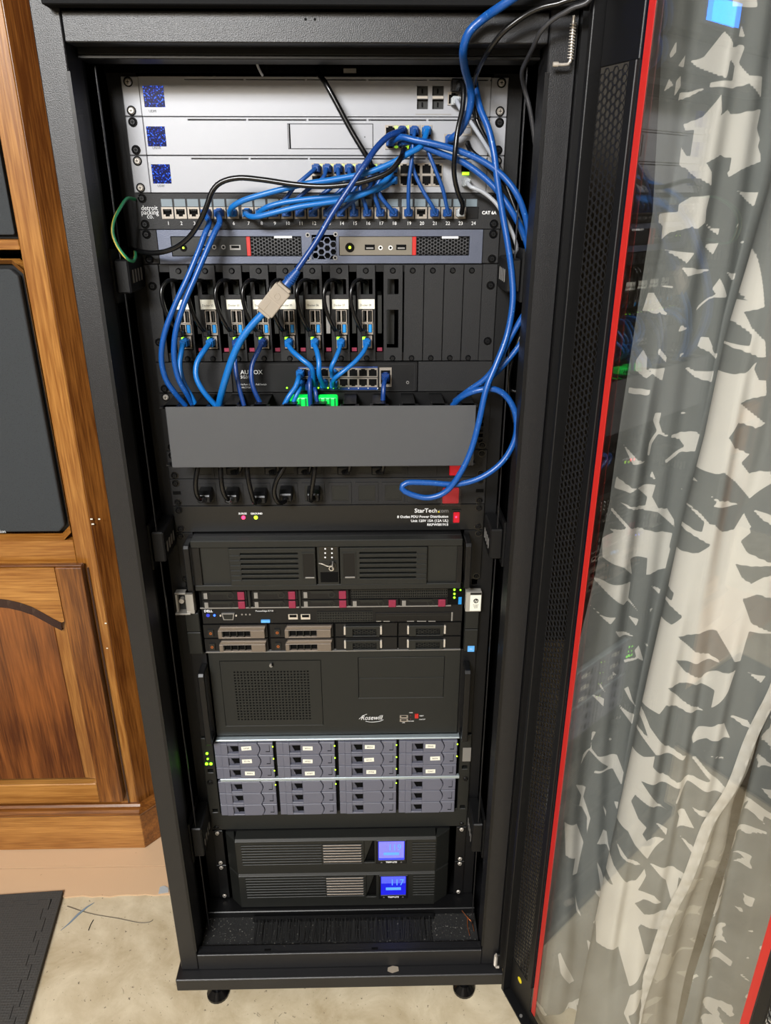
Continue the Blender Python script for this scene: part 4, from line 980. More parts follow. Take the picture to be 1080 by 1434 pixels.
def board(t, x):
    y = -0.0035
    hl = [(x+dx_(506),x+dx_(522),z_(412),z_(391)),(x+dx_(506.5),x+dx_(523),z_(489),z_(433))]
    MB().plate(x-BW,x+BW,zb+0.0005,zt-0.0005,y,-0.0012,hl).build('front_plate', M['panel'], t, 0.0004)
    MB().box(x-0.004,x+0.004,0.02,0.10,zb+0.02,zt-0.02).build('circuit_board', mat('green_board', rgb(8,18,13), 0.5) if 'pcb' not in M else M['pcb'], t)
    MB().box(x-BW+0.002,x+BW-0.001,y-0.0005,y,z_(432.5),z_(419)).build('paper_label', M['label'], t)
    b = MB()
    b.plate(x+dx_(507),x+dx_(522),z_(452.5),z_(434),y+0.0005,0.015,[(x+dx_(508),x+dx_(513.5),z_(451),z_(435)),(x+dx_(515.5),x+dx_(521),z_(451),z_(435))],m=M['port'])
    b.box(x+dx_(508.6),x+dx_(510.5),y+0.001,0.012,z_(450),z_(436),m=M['charcoal']); b.box(x+dx_(517.5),x+dx_(519.4),y+0.001,0.012,z_(450),z_(436),m=M['charcoal'])
    b.build('usb_port', None, t)
    b = MB()
    b.plate(x+dx_(507),x+dx_(522.5),z_(468.5),z_(453),y+0.0005,0.015,[(x+dx_(508),x+dx_(514),z_(467),z_(454)),(x+dx_(515.2),x+dx_(521.5),z_(466),z_(454))],m=M['port'])
    b.box(x+dx_(516.2),x+dx_(520.4),y+0.0008,0.012,z_(465.5),z_(454.6),m=M['usb_blue']); b.box(x+dx_(510.2),x+dx_(512),y+0.001,0.012,z_(466),z_(455),m=M['charcoal'])
    b.build('usb_port', None, t)
    b = MB(); b.plate(x+dx_(507),x+dx_(521),z_(487.5),z_(470),y-0.0006,0.015,[(x+dx_(509),x+dx_(518.6),z_(485.5),z_(473))],m=M['port'])
    b.box(x+dx_(509),x+dx_(518.6),0.010,0.014,z_(485.5),z_(473),m=M['dark']); b.build('network_port', None, t)
    MB().box(x+dx_(507.6),x+dx_(511.4),y-0.0016,y-0.0005,z_(475.2),z_(471.6)).build('port_light', M['led_green'], t)
    for zz_ in (z_(379),z_(501.5)):
        b = MB(); b.cyl((x,y-0.003,zz_),(x,y,zz_),0.0026,12,0.0042); b.build('bolt', M['plastic'], t)
M['pcb'] = mat('green_board', rgb(8,18,13), 0.5)
SB = sbc(0, ''); board(SB, MODX[0])
SB['label'] = 'first single-board computer from the left, behind two long blue cables'
LAB = {1:'second single-board computer from the left in the black frame, one cable bending left',2:'third single-board computer from the left in the black frame',
 3:'fourth single-board computer from the left, partly hidden by the beige coupler',4:'fifth single-board computer from the left in the black frame, just right of the beige coupler',
 5:'sixth single-board computer from the left in the black frame',6:'seventh single-board computer from the left in the black frame',7:'rightmost single-board computer, next to the empty slotted plate'}
SBS = [SB]
for k in range(1,8): SBS.append(dup(SB, (MODX[k],0,zb), LAB[k]))
for k, t in enumerate(SBS):
    text('Docker 0%d' % (k+1), MODX[k]-0.0085, z_(428.5), -0.0041, 0.0042, M['blackink'], t, 'LEFT', sx=0.85)
t = thing('slot_plate', (MODX[8],0,zb), 'empty slotted plate with two dark windows right of the last single-board computer', 'blank plate')
x = MODX[8]
hl = [(x+dx_(506),x+dx_(521),z_(412),z_(391)),(x+dx_(505),x+dx_(521),z_(487),z_(434))]
MB().plate(x-BW,x+BW+0.001,zb+0.0005,zt-0.0005,-0.0035,-0.0012,hl).build('front_plate', M['panel'], t, 0.0004)
MB().box(x-0.012,x+0.003,0.02,0.025,zb+0.02,zt-0.02).build('carrier', M['charcoal'], t)
for zz_ in (z_(379),z_(501.5)): MB().cyl((x,-0.0065,zz_),(x,-0.0035,zz_),0.0026,12,0.0042).build('bolt', M['plastic'], t)
bx = [at(px,440,-0.003)[0] for px in (565.5,593,620.5,647.5,673)]
BL = ['first','second','third','fourth']
NX = ['plain black filler plate next to the empty slotted plate','second plain black filler plate from the left','third plain black filler plate from the left','plain black filler plate at the right end of the frame']
for k in range(4):
    t = thing('filler_plate', ((bx[k]+bx[k+1])/2,0,zb), NX[k], 'blank plate', 'filler plates in the frame')
    MB().box(bx[k]+0.0004,bx[k+1]-0.0004,-0.0035,-0.0012,zb+0.0005,zt-0.0005).build('front_plate', M['panel'], t, 0.0004)
    xm = (bx[k]+bx[k+1])/2
    for zz_ in (z_(379),z_(501.5)): MB().cyl((xm-0.002,-0.0065,zz_),(xm-0.002,-0.0035,zz_),0.0026,12,0.0042).build('bolt', M['plastic'], t)

# ---- small network switch on a bracket ---------------------------------------------
ax = device('power_switch', 8, 9, 'black network switch with white lettering and green lights above the cable cover', 'network device')
zt, zb = zu(8)-0.0004, zu(9)+0.0004
xa, xb_ = at(325,528,PY)[0], at(585,528,PY)[0]
MB().box(-0.2413,xa-0.0006,-0.003,0.0005,zb,zt).build('bracket', M['panel'], ax, 0.0006)
MB().box(xb_+0.0006,0.2413,-0.003,0.0005,zb,zt).build('bracket', M['panel'], ax, 0.0006)
MB().box(xa,xb_,-0.0035,0.15,zb+0.0002,zt-0.0002).build('housing', M['steel_black'], ax, 0.001)
q = rect(331,511,580,547,-0.0035); MB().plate(q[0]-0.001,q[1]+0.001,q[2]-0.001,q[3]+0.001,-0.0042,-0.0034,[q]).build('front_rim', M['panel'], ax)
AXY = -0.0036
q = rect(418,513.5,529,516,AXY); MB().box(q[0],q[1],AXY-0.0003,AXY,q[2],q[3]).build('blue_band', M['blue_dark'], ax)
q = rect(418,542,529,546,AXY); MB().box(q[0],q[1],AXY-0.0003,AXY,q[2],q[3]).build('blue_band', M['blue_dark'], ax)
AXP = {}
A1 = port_mesh('network_port', 0.0138, 0.0132, 0.0012, True); A2 = port_mesh('network_port', 0.0138, 0.0132, 0.0012, False)
for i in range(8):
    for j, py in enumerate((521.5,535.5)):
        p = p3(427.0+i*13.6,py,AXY); AXP[(i,j)] = p; part_at('network_port', A1 if j == 0 else A2, ax, p)
p = p3(540,528,AXY); AXP['up'] = p
q = rect(531.5,514.5,548.5,541.5,AXY); MB().plate(q[0],q[1],q[2],q[3],AXY-0.0012,AXY,[(q[0]+0.002,q[1]-0.002,q[2]+0.004,q[3]-0.004)]).build('uplink_port', M['port'], ax)
MB().box(q[0]+0.002,q[1]-0.002,AXY-0.0002,AXY+0.0003,q[2]+0.004,q[3]-0.004).build('port_opening', M['dark'], ax)
for px, m_ in ((402,'led_green'),(459.5,'led_green'),(467,'led_green'),(432,'led_green'),(446,'led_green')): disc(ax, AXY-0.0003, 'status_light', M[m_], px, 543, 0.0011, 0.0008)
for i in range(5): disc(ax, AXY-0.0003, 'dot', M['ink'], 475+i*13.5, 543.6, 0.0008, 0.0003)
disc(ax, AXY, 'case_screw', M['steel'], 571, 535.5, 0.0022, 0.0012, M['dark'])
for s_, x, y, z in (('AUMOX',337,524,0.0086),('SG318',337,530,0.0062),('16-Port Gigabit PoE Switch',337,539.5,0.0034),('with 2 Uplink',337,543.5,0.0034)):
    c = at(x,y,AXY); text(s_, c[0], c[1], AXY-0.0002, z, M['ink'], ax, 'LEFT', bold=0.0001 if z > 0.008 else 0)
screws(ax, 8, 9, -0.003, 'b', where=(zu(9)+0.00635,)); 

# ---- horizontal cable manager -------------------------------------------------------
cm = device('cable_manager', 9, 11, 'two-unit cable manager with a plain charcoal front cover across the middle of the rack', 'cable manager')
zt, zb = zu(9)-0.0006, zu(11)+0.0006
MB().box(-0.2413,-0.215,-0.003,0.001,zb,zt).build('mounting_ear', M['steel_black'], cm)
MB().plate(0.2135,0.2413,zb,zt,-0.003,0.001,[(0.226,0.233,zb+k*0.0085+0.010,zb+k*0.0085+0.0155) for k in range(8)]).build('mounting_ear', M['steel_black'], cm)
MB().box(-0.2149,0.2134,-0.002,0.001,zb,zt).build('back_plate', M['plastic'], cm)
MB().box(-0.2142,0.2100,-0.0785,-0.0765,zb,zt).build('cover', M['cover'], cm, 0.0008)
for side, (z0, z1) in (('t',(zt-0.0035,zt-0.0012)),('b',(zb+0.0012,zb+0.0035))):
    for k in range(11):
        x = -0.2085+k*0.0410; w2 = 0.0105
        b = MB(); b.box(x-w2,x+w2*0.75,-0.076,-0.0025,z0,z1); b.box(x-w2-0.004,x+w2*0.75+0.004,-0.076,-0.062,z0,z1)
        b.build('finger', M['plastic'], cm, 0.0006)
screws(cm, 9, 11, -0.003, 'b', where=(zu(11)+0.00635,))
screws(cm, 9, 11, -0.003, 's', where=(zu(9)-0.00635,))

# ---- power distribution units -------------------------------------------------------
OUTX = [287,325,363,401.5,439,476.5,514,551]
def outlet_unit(u, label, name, pys):
    t = device(name, u, u+1, label, 'power strip')
    y = -0.004
    zt, zb = zu(u)-0.0004, zu(u+1)+0.0004
    MB().box(-0.2413,0.2413,y,0.0008,zb,zt).build('front_plate', M['panel'], t, 0.0008)
    MB().box(-0.221,0.221,0.001,0.06,zb,zt).build('housing', M['steel_black'], t)
    for px in OUTX:
        x = at(px,690,y)[0]; z = (zt+zb)/2-0.002
        b = MB(); b.plate(x-0.0172,x+0.0172,z-0.0172,z+0.0172,y-0.0014,y,[(x-0.0128,x+0.0128,z-0.0125,z+0.0125)],m=M['panel'])
        b.box(x-0.0128,x+0.0128,y-0.0006,y-0.0001,z-0.0125,z+0.0125,m=M['charcoal'])
        b.plate(x-0.0125,x+0.0125,z-0.0122,z+0.0122,y-0.0011,y-0.0006,[(x-0.0108,x+0.0108,z-0.0105,z+0.0105)],m=M['charcoal'])
        b.build('outlet', None, t)
    q = rect(571,pys,612,pys+38,y); 
    MB().box(q[0],q[1],y-0.0014,y-0.0002,zb+0.004,zt-0.003).build('control_panel', M['panel'], t, 0.0005)
    return t, y, zb, zt
up, y, zb1, zt1 = outlet_unit(11, 'black outlet strip half hidden under the charcoal cover, red switch at its right end', 'outlet_strip', 640)
xs_ = at(637,660,y)[0]; MB().box(xs_-0.0085,xs_+0.0085,y-0.005,y-0.0001,zb1+0.004,zt1-0.006).build('red_switch', M['switch_red'], up, 0.0012)
screws(up, 11, 12, y, 'b')
lo, y, zb1, zt1 = outlet_unit(12, 'black outlet strip with five cords plugged in and a red switch under a clear cover', 'outlet_strip', 672)
q = rect(616,681,645,706,y)
rs = MB().box(q[0]+0.004,q[1]-0.003,y-0.006,y-0.0001,q[2]+0.003,q[3]-0.002).build('red_switch', M['switch_red'], lo, 0.0012)
cvm = bpy.data.materials.new('clear_cover'); cvm.use_nodes = True; b_ = cvm.node_tree.nodes['Principled BSDF']; b_.inputs['Base Color'].default_value = (*rgb(70,62,60),1); b_.inputs['Roughness'].default_value = 0.15; b_.inputs['Alpha'].default_value = 0.18
MB().box(q[0],q[1],y-0.011,y-0.0065,q[2],q[3]).build('switch_cover', cvm, lo, 0.001)
screws(lo, 12, 13, y, 'b')
for s in (-1,1): MB().box(s*0.2325-0.006,s*0.2325+0.006,y-0.0003,y,(zb1+zt1)/2-0.0028,(zb1+zt1)/2+0.0028).build('mounting_slot', M['dark'], lo)
st = device('surge_strip', 13, 14, 'black surge power strip with white lettering and a small lit red rocker switch', 'power strip')
y = -0.004
MB().box(-0.221,0.221,0.001,0.06,zu(14)+0.0004,zu(13)-0.0004).build('housing', M['steel_black'], st)
MB().box(-0.2413,0.2413,y,0.0008,zu(14)+0.0004,zu(13)-0.0004).build('front_plate', mat('satin_black', rgb(16,16,16), 0.35, bump=0.1, bscale=900), st, 0.0008)
q = rect(633,713.5,645.5,733,y)
MB().plate(q[0],q[1],q[2],q[3],y-0.002,y,[(q[0]+0.002,q[1]-0.002,q[2]+0.002,q[3]-0.002)]).build('switch_bezel', M['charcoal'], st)
MB().box(q[0]+0.002,q[1]-0.002,y-0.003,y-0.0001,q[2]+0.002,q[3]-0.004).build('rocker_switch', M['switch_red'], st, 0.001)
disc(st, y-0.003, 'switch_light', M['led_red'], 639, 724, 0.0016, 0.0004)
disc(st, y, 'surge_light', M['led_red'], 341, 724.5, 0.0030, 0.0012); disc(st, y, 'ground_light', M['led_yellow'], 358.5, 724.5, 0.0030, 0.0012)
for s_, x, yy, z, al, m_ in (('SURGE',340,720.3,0.0042,'CENTER','ink'),('GROUND',359.5,720.3,0.0042,'CENTER','ink'),('StarTech',612.5,717.5,0.0098,'RIGHT','ink'),('com',628.5,717.5,0.0094,'RIGHT','greyink'),
  ('8 Outlet PDU Power Distribution',628,724.7,0.0058,'RIGHT','ink'),('Unit 120V 15A (12A UL)',628,730.5,0.0058,'RIGHT','ink'),('RKPW081915',628,736,0.0058,'RIGHT','ink')):
    c = at(x,yy,y); text(s_, c[0], c[1], y-0.0002, z, M[m_], st, al, bold=0.00012)
disc(st, y-0.0001, 'yellow_dot', M['yellow_sticker'], 614.6, 716.7, 0.0013, 0.0003)
screws(st, 13, 14, y, 'b')

# ---- two-unit server with slatted front and handles --------------------------------
s2 = device('slatted_server', 14, 16, 'charcoal two-unit server with slatted vents, centre key lock and two upright handles', 'server')
y = -0.034
X0s, X1s = -0.2135, 0.2060
zt, zb = zu(14)-0.001, zu(16)+0.001
CH = M['charcoal']
MB().box(X0s,X1s,y+0.016,0.5,zb,zt).build('chassis', M['steel_black'], s2, 0.0008)
zf1 = at(460,766,y)[1]; zf0 = at(460,818,y)[1]
MB().box(X0s,X1s,y-0.001,y+0.016,zf1,zt).build('top_lip', CH, s2, 0.0012)
MB().box(X0s,X1s,y-0.001,y+0.016,zb,zf0).build('bottom_lip', CH, s2, 0.0012)
fx = lambda px: at(px,792,y)[0]
fz = lambda py: at(460,py,y)[1]
MB().box(X0s,fx(321),y+0.004,y+0.0155,zf0,zf1).build('side_panel', CH, s2)
MB().box(fx(599),X1s,y+0.004,y+0.0155,zf0,zf1).build('side_panel', CH, s2)
MB().box(fx(640),X1s,y-0.0005,y+0.0035,zf0,zf1).build('side_strip', M['plastic'], s2); MB().box(X0s,fx(281),y-0.0005,y+0.0035,zf0,zf1).build('side_strip', M['plastic'], s2)
slz = [fz(p) for p in (774,781,788,795,802,808.5)]
def grill(xa, xb, sa, sb, left):
    hl = [(sa,sb,z-0.0016,z+0.0016) for z in slz]
    b = MB(); b.plate(xa,xb,zf0+0.0005,zf1-0.0005,y-0.003,y+0.003,hl); b.build('vent_door', CH, s2, 0.0005)
    MB().box(xa,xb,y+0.0035,y+0.010,zf0+0.0005,zf1-0.0005).build('vent_back', M['dark'], s2)
    lo_ = MB()
    e0, e1_ = (xa+0.001, sa-0.0005) if left else (sb+0.0005, xb-0.001)
    for z in slz: lo_.box(e0,e1_,y-0.0046,y-0.0028,z-0.0009-0.0022,z-0.0014)
    lo_.build('louvre_ends', CH, s2, 0.0008)
grill(fx(322),fx(442.5),fx(338),fx(418),True); grill(fx(476.5),fx(598),fx(504),fx(583),False)
for (pa, pb) in ((424.5,441),(480.5,498)):
    b = MB(); x0_, x1_ = fx(pa), fx(pb); z0_, z1_ = fz(808), fz(773)
    b.plate(x0_-0.001,x1_+0.001,z0_-0.001,z1_+0.001,y-0.0042,y-0.0029,[(x0_+0.001,x1_-0.001,z0_+0.001,z1_-0.001)],m=CH)
    b.box(x0_,x1_,y-0.0034,y-0.0029,z0_,z1_,m=M['plastic'])
    b.box(x0_+0.003,x1_-0.001,y-0.0045,y-0.003,z0_,z0_+0.0022,m=M['steel'])
    b.build('pull_recess', None, s2, 0.0005)
MB().box(fx(445),fx(474.5),y-0.0005,y+0.0155,zf0,zf1).build('control_panel', CH, s2)
q = (fx(448),fx(473),fz(783.5),fz(765.5)); MB().box(q[0],q[1],y-0.001,y-0.0004,q[2],q[3]).build('indicator_window', M['gloss'], s2)
q = (fx(448.5),fx(473.5),fz(815),fz(801)); MB().box(q[0],q[1],y-0.001,y-0.0004,q[2],q[3]).build('lower_window', M['dark'], s2)
for px in (455.5,465):
    for py in (768.5,774.5,780.5): disc(s2, y-0.001, 'indicator', M['ink'], px, py, 0.0013, 0.0003)
disc(s2, y-0.0005, 'key_lock', M['gloss'], 466, 790, 0.0055, 0.004, M['charcoal'])
b = MB(); c = p3(466,790,y-0.006); b.box(c.x-0.0008,c.x+0.0008,y-0.014,y-0.0045,c.z-0.005,c.z+0.004,m=M['steel']); c2_ = p3(459,793,y-0.006)
b.tube(spline([c+Vector((0,-0.006,0)),c2_,p3(452,790,y-0.006),p3(447,789,y-0.003)],0.002),0.0009,6,m=M['chrome']); b.ring((c.x-0.002,y-0.010,c.z-0.006),(0,1,0),0.004,0.003,0.001,14,m=M['chrome']); b.build('key', None, s2)
def handle(t, x, za, zb_, yb, yo, w_, m, name='handle'):
    b = MB(); p = [(x,yb,za),(x,yo+0.006,za-0.001),(x,yo,za-0.008),(x,yo,zb_+0.008),(x,yo+0.006,zb_+0.001),(x,yb,zb_)]
    pl = [(yb,za),(yo+0.004,za),(yo,za-0.005),(yo,zb_+0.005),(yo+0.004,zb_),(yb,zb_),(yb,zb_+0.007),(yo+0.009,zb_+0.007),(yo+0.007,zb_+0.009),(yo+0.007,za-0.009),(yo+0.009,za-0.007),(yb,za-0.007)]
    b.prismx(pl, x-w_/2, x+w_/2); return b.build(name, m, t, 0.0015, 2)
for s, xx in ((-1,-0.2185),(1,0.2145)):
    MB().box(*sorted((s*0.2413, xx-0.003*s)),-0.003,0.001,zb,zt).build('mounting_ear', M['plastic'], s2, 0.0006)
    handle(s2, xx, zt-0.004, zb+0.002, -0.0032, y-0.010, 0.0095, M['plastic'])
screws(s2, 14, 16, -0.003, 'b', xs=(-0.2345,0.2345))

# ---- one-unit server with maroon buttons -------------------------------------------
h1 = device('maroon_button_server', 16, 17, 'thin black server with maroon drive buttons and silver latches at both ends', 'server')
y = -0.012
zt, zb = zu(16)-0.0006, zu(17)+0.0006
MB().box(-0.2145,0.2150,y+0.004,0.55,zb,zt).build('chassis', M['steel_black'], h1)
MB().box(-0.2145,at(632,840,y)[0],y-0.001,y+0.0035,zb,zb+0.0018).build('bottom_edge', M['steel'], h1)
MB().box(-0.2145,0.2150,y+0.001,y+0.0038,zb+0.002,zt).build('front_frame', M['dark'], h1)
def hp_bay(x0,x1,z0,z1):
    b = MB(); b.box(x0,x1,y-0.0005,y+0.001,z0,z1,m=M['steel_black'])
    wd_ = x1-x0; hh = z1-z0
    pl = [(x0+wd_*0.17,z1-hh*0.10),(x0+wd_*0.22,z1-hh*0.34),(x0+wd_*0.62,z1-hh*0.34),(x0+wd_*0.68,z1-hh*0.10),(x0+wd_*0.68,z1-hh*0.02),(x0+wd_*0.17,z1-hh*0.02)]
    b.prism(pl,y-0.0022,y-0.0004,m=M['charcoal'])
    b.box(x0+wd_*0.04,x0+wd_*0.12,y-0.0012,y-0.0004,z0+hh*0.15,z0+hh*0.8,m=M['steel'])
    bay = b.build('drive_bay', None, h1)
    c_ = (x0+wd_*0.64, (z0+z1)/2); r_ = MB(); r_.ring((c_[0],y-0.0012,c_[1]),(0,1,0),hh*0.36,hh*0.24,0.001,16); r_.build('bay_ring', M['charcoal'], bay)
    MB().box(x0+wd_*0.80,x0+wd_*0.955,y-0.0035,y-0.0004,z0+hh*0.06,z1-hh*0.06).build('eject_button', M['magenta'], bay, 0.0006)
    return bay
colx = [(283.5,346),(354,417),(423,488)]
zr1 = (at(460,838.5,y)[1], at(460,826.2,y)[1]); zr0_ = (at(460,850.6,y)[1], at(460,839.6,y)[1])
for (a, b_) in colx:
    xa, xb = at(a,840,y)[0], at(b_,840,y)[0]
    hp_bay(xa,xb,*zr1); hp_bay(xa,xb,*zr0_)
for (a, b_) in ((491.5,557.5),(560.5,627)):
    hp_bay(at(a,840,y)[0],at(b_,840,y)[0],*zr0_)
xa, xb = at(491.5,830,y)[0], at(627,830,y)[0]
hl = []; nx = 44
for i in range(nx):
    for j in range(4):
        X_ = xa+(xb-xa)*(i+0.5)/nx; Z_ = zr1[0]+0.001+(zr1[1]+0.003-zr1[0])*(j+0.5)/4; hl.append((X_-0.0010,X_+0.0010,Z_-0.0013,Z_+0.0013))
MB().plate(xa,xb,zr1[0]+0.0006,zr1[1]+0.004,y-0.0006,y+0.001,hl).build('vent_grid', M['charcoal'], h1)
for px in (349,420): rct(h1, y-0.0002, 'bay_divider', M['charcoal'], px-1.5,826,px+1.5,851,0.001)
for py in (825.7,831.5,836.6): disc(h1, y-0.0002, 'status_light', M['led_green'], 636.5, py, 0.0017, 0.0008)
disc(h1, y-0.0002, 'status_light', M['led_green'], 645, 826, 0.0012, 0.0008)
rct(h1, y-0.0002, 'usb_port', M['usb_blue'], 642,836,646.5,846,0.0008)
lt = mat('light_taupe_metal', rgb(168,164,156), 0.4, metal=0.4)
q = rect(247,829,272,858,-0.012)
b = MB(); b.box(q[0]+0.016,q[1],-0.016,-0.003,q[2],q[3]); b.box(q[0],q[0]+0.0035,-0.016,-0.003,q[2]+0.003,q[3]-0.001); b.box(q[0]-0.002,q[1]-0.006,-0.020,-0.003,q[2],q[2]+0.003); b.box(q[0],q[1],-0.016,-0.003,q[3]-0.003,q[3])
lb = b.build('latch', lt, h1, 0.0006); MB().box(q[0]+0.0036,q[0]+0.0158,-0.006,-0.0035,q[2]+0.003,q[3]-0.003).build('latch_inside', M['charcoal'], lb)
MB().cyl(((q[0]+0.009),-0.014,(q[2]+q[3])/2+0.003),((q[0]+0.009),-0.006,(q[2]+q[3])/2+0.003),0.0042,12).build('thumb_screw', M['chrome'], lb)
q = rect(652,828,674,855,-0.014)
lb = MB().box(q[0],q[1],-0.018,-0.0035,q[2],q[3]).build('latch', lt, h1, 0.0008)
xm = q[0]+(q[1]-q[0])*0.64; zm = q[2]+(q[3]-q[2])*0.58
MB().box(q[0]+0.007,q[1]-0.001,-0.0187,-0.0180,q[2]+0.002,q[3]-0.005).build('tag', M['label'], lb, 0.0003)
MB().box(q[0]+0.007,q[1]-0.001,-0.0187,-0.0178,q[3]-0.004,q[3]-0.0005).build('tag_slot', M['charcoal'], lb)
MB().cyl((xm,-0.0190,zm),(xm,-0.0186,zm),0.0042,20).build('emblem', M['blackink'], lb)
text('hp', xm, zm-0.0018, -0.0191, 0.0062, M['label'], lb, 'CENTER', shear=0.3)
for k in range(3): text(('ProLiant','DL360','Gen8')[k], xm, zm-0.0082-0.0026*k, -0.0188, 0.0026, M['blackink'], lb, 'CENTER')

# ---- two-unit server with taupe and black drive carriers ---------------------------
d2 = device('eight_bay_server', 17, 19, 'black two-unit server with four taupe and four black drive carriers', 'server')
y = -0.004
zt, zb = zu(17)-0.0006, zu(19)+0.0006
MB().box(-0.2145,0.2150,y+0.004,0.6,zb,zt).build('chassis', M['dark'], d2)
MB().box(-0.2145,0.2140,y-0.003,y+0.0035,zb,zb+0.0014).build('bottom_edge', M['steel'], d2)
zc0 = at(460,871.5,y)[1]
MB().box(-0.2145,0.2140,y,y+0.0035,zc0,zt).build('control_strip', M['steel_black'], d2)
for s in (-1,1):
    a, b_ = sorted((s*0.2413, s*0.2185))
    for (z0_, z1_) in ((zb+0.001,(zb+zt)/2-0.0006),((zb+zt)/2+0.0006,zt-0.008)):
        MB().box(a,b_,-0.012,0.001,z0_,z1_).build('ear_cover', M['charcoal'], d2, 0.0012)
rct(d2, -0.0123, 'blue_badge', M['blue_sticker'], 655,904.5,664.5,912.5,0.0004)
c = at(659.8,909.5,-0.0127); text('intel', c[0], c[1], -0.0129, 0.0028, M['white'], d2, 'CENTER')
def carrier(x0,x1,z0,z1,kind):
    mm = M['latch'] if kind else M['steel_black']
    wd_ = x1-x0; hh = z1-z0
    b = MB(); b.box(x0,x1,y-0.001,y+0.003,z0,z1,m=M['steel_black'])
    if kind:
        pl = [(x0+wd_*0.22,z1-hh*0.22),(x0+wd_*0.27,z1),(x1-0.001,z1),(x1-wd_*0.04,z0+hh*0.1),(x0+wd_*0.22,z0+hh*0.08)]
        bay = b.build('drive_carrier', None, d2)
        hb = MB(); xw0, xw1 = x0+wd_*0.30, x0+wd_*0.74
        hb.plate(x0+wd_*0.235,x0+wd_*0.965,z0+hh*0.08,z1-hh*0.30,y-0.008,y-0.002,[(xw0,xw1,z0+hh*0.18,z1-hh*0.36)],m=mm)
        hb.prism([(x0+wd_*0.235,z1-hh*0.30),(x0+wd_*0.275,z1-hh*0.04),(x0+wd_*0.985,z1-hh*0.04),(x0+wd_*0.965,z1-hh*0.30)],y-0.007,y-0.001,m=mm)
        hb.build('latch_handle', None, bay, 0.0007)
        MB().box(xw0,xw1,y-0.003,y-0.0011,z0+hh*0.18,z1-hh*0.36).build('vent_back', M['dark'], bay)
        for k in range(4):
            xx = xw0+(xw1-xw0)*k/4; MB().box(xx+0.0003,xx+0.0016,y-0.0075,y-0.003,z0+hh*0.18,z1-hh*0.36).build('vent_rib', M['charcoal'], bay)
        r_ = MB(); c_ = (x0+wd_*0.115,z0+hh*0.42); r_.box(c_[0]-0.0045,c_[0]+0.0045,y-0.004,y-0.001,c_[1]-0.006,c_[1]+0.006,m=M['charcoal']); r_.ring((c_[0],y-0.0048,c_[1]),(0,1,0),0.0024,0.0012,0.0008,14,m=M['copper']); r_.build('eject_button', None, bay)
    else:
        bay = b.build('drive_carrier', None, d2)
        hb = MB(); xw0, xw1 = x0+wd_*0.28, x0+wd_*0.66
        hb.plate(x0+wd_*0.16,x0+wd_*0.72,z0+hh*0.06,z1-hh*0.12,y-0.006,y-0.001,[(xw0,xw1,z0+hh*0.14,z1-hh*0.36)],m=M['charcoal']); hb.build('latch_handle', None, bay, 0.0007)
        hb = MB(); hb.hexplate(xw0,xw1,z0+hh*0.14,z1-hh*0.36,0.0048,0.0010,y-0.0035,y-0.0015); hb.build('vent_mesh', M['charcoal'], bay)
        for xx in (x0+wd_*0.145,x0+wd_*0.735):
            MB().box(xx-0.0013,xx+0.0022,y-0.0062,y-0.001,z0+hh*0.22,z1-hh*0.16).build('chrome_catch', M['chrome'], bay, 0.0008)
    return bay
yy_ = ((at(460,891,y)[1], at(460,873,y)[1]), (at(460,909.6,y)[1], at(460,892.8,y)[1]))
for (a, b_, kind) in ((286,375,1),(379,467,1),(470.5,556,0),(558.5,645,0)):
    for (z0_, z1_) in yy_: carrier(at(a,890,y)[0],at(b_,890,y)[0],z0_,z1_,kind)
for px, m_, r_ in ((291.5,'led_blue',0.0030),(300.5,'led_blue',0.0018)): disc(d2, y, 'button', M[m_] if px > 295 else mat('blue_button', rgb(30,40,140), 0.3, emit=0.3, ecol=rgb(40,60,220)), px, 861.5, r_, 0.0012)
q = rect(311,858,329,867,y); b = MB(); b.prism([(q[0],q[3]),(q[1],q[3]),(q[1]-0.0025,q[2]),(q[0]+0.0025,q[2])],y-0.003,y,m=M['steel']); b.prism([(q[0]+0.002,q[3]-0.0015),(q[1]-0.002,q[3]-0.0015),(q[1]-0.0038,q[2]+0.0015),(q[0]+0.0038,q[2]+0.0015)],y-0.0033,y-0.002,m=M['charcoal']); b.build('video_port', None, d2)
for px in (309,331): disc(d2, y, 'port_screw', M['chrome'], px, 861.5, 0.0015, 0.002)
for px in (339,344.5,350): disc(d2, y, 'indicator', M['steel'], px, 860.5, 0.0015, 0.0005)
rct(d2, y, 'card_slot', M['plastic'], 358,857.5,387,863,0.0008); rct(d2, y, 'pull_tab', M['blue_sticker'], 366,867.5,378.5,870.8,0.003)
for px in (404,421.5): 
    rct(d2, y, 'usb_port', M['chrome'], px,860,px+13,867,0.0010); rct(d2, y-0.001, 'usb_slot', M['dark'], px+1.5,861,px+11.5,864.5,0.0003)
q = rect(444,856,522,870.5,y); hl = []
for i in range(22):
    for j in range(4):
        X_ = q[0]+(q[1]-q[0])*(i+0.5)/22; Z_ = q[2]+(q[3]-q[2])*(j+0.5)/4; hl.append((X_-0.0012,X_+0.0012,Z_-0.0014,Z_+0.0014))
MB().plate(q[0],q[1],q[2],q[3],y-0.0014,y-0.0003,hl).build('vent_grid', M['charcoal'], d2)
rct(d2, y, 'optical_drive', M['plastic'], 526,857.5,632,868.5,0.0016,0.0004); rct(d2, y-0.0016, 'drive_seam', M['charcoal'], 528,861,630,862,0.0003); rct(d2, y, 'drive_edge', M['steel'], 632,857,634,869,0.0014)
for a_, b_ in ((527,534),(537,546),(570,580),(584,597),(600,610)): rct(d2, y, 'edge_glint', M['steel'], a_,869.3,b_,870.3,0.0008)  # bright steel slivers shaped as glints along the lower edge
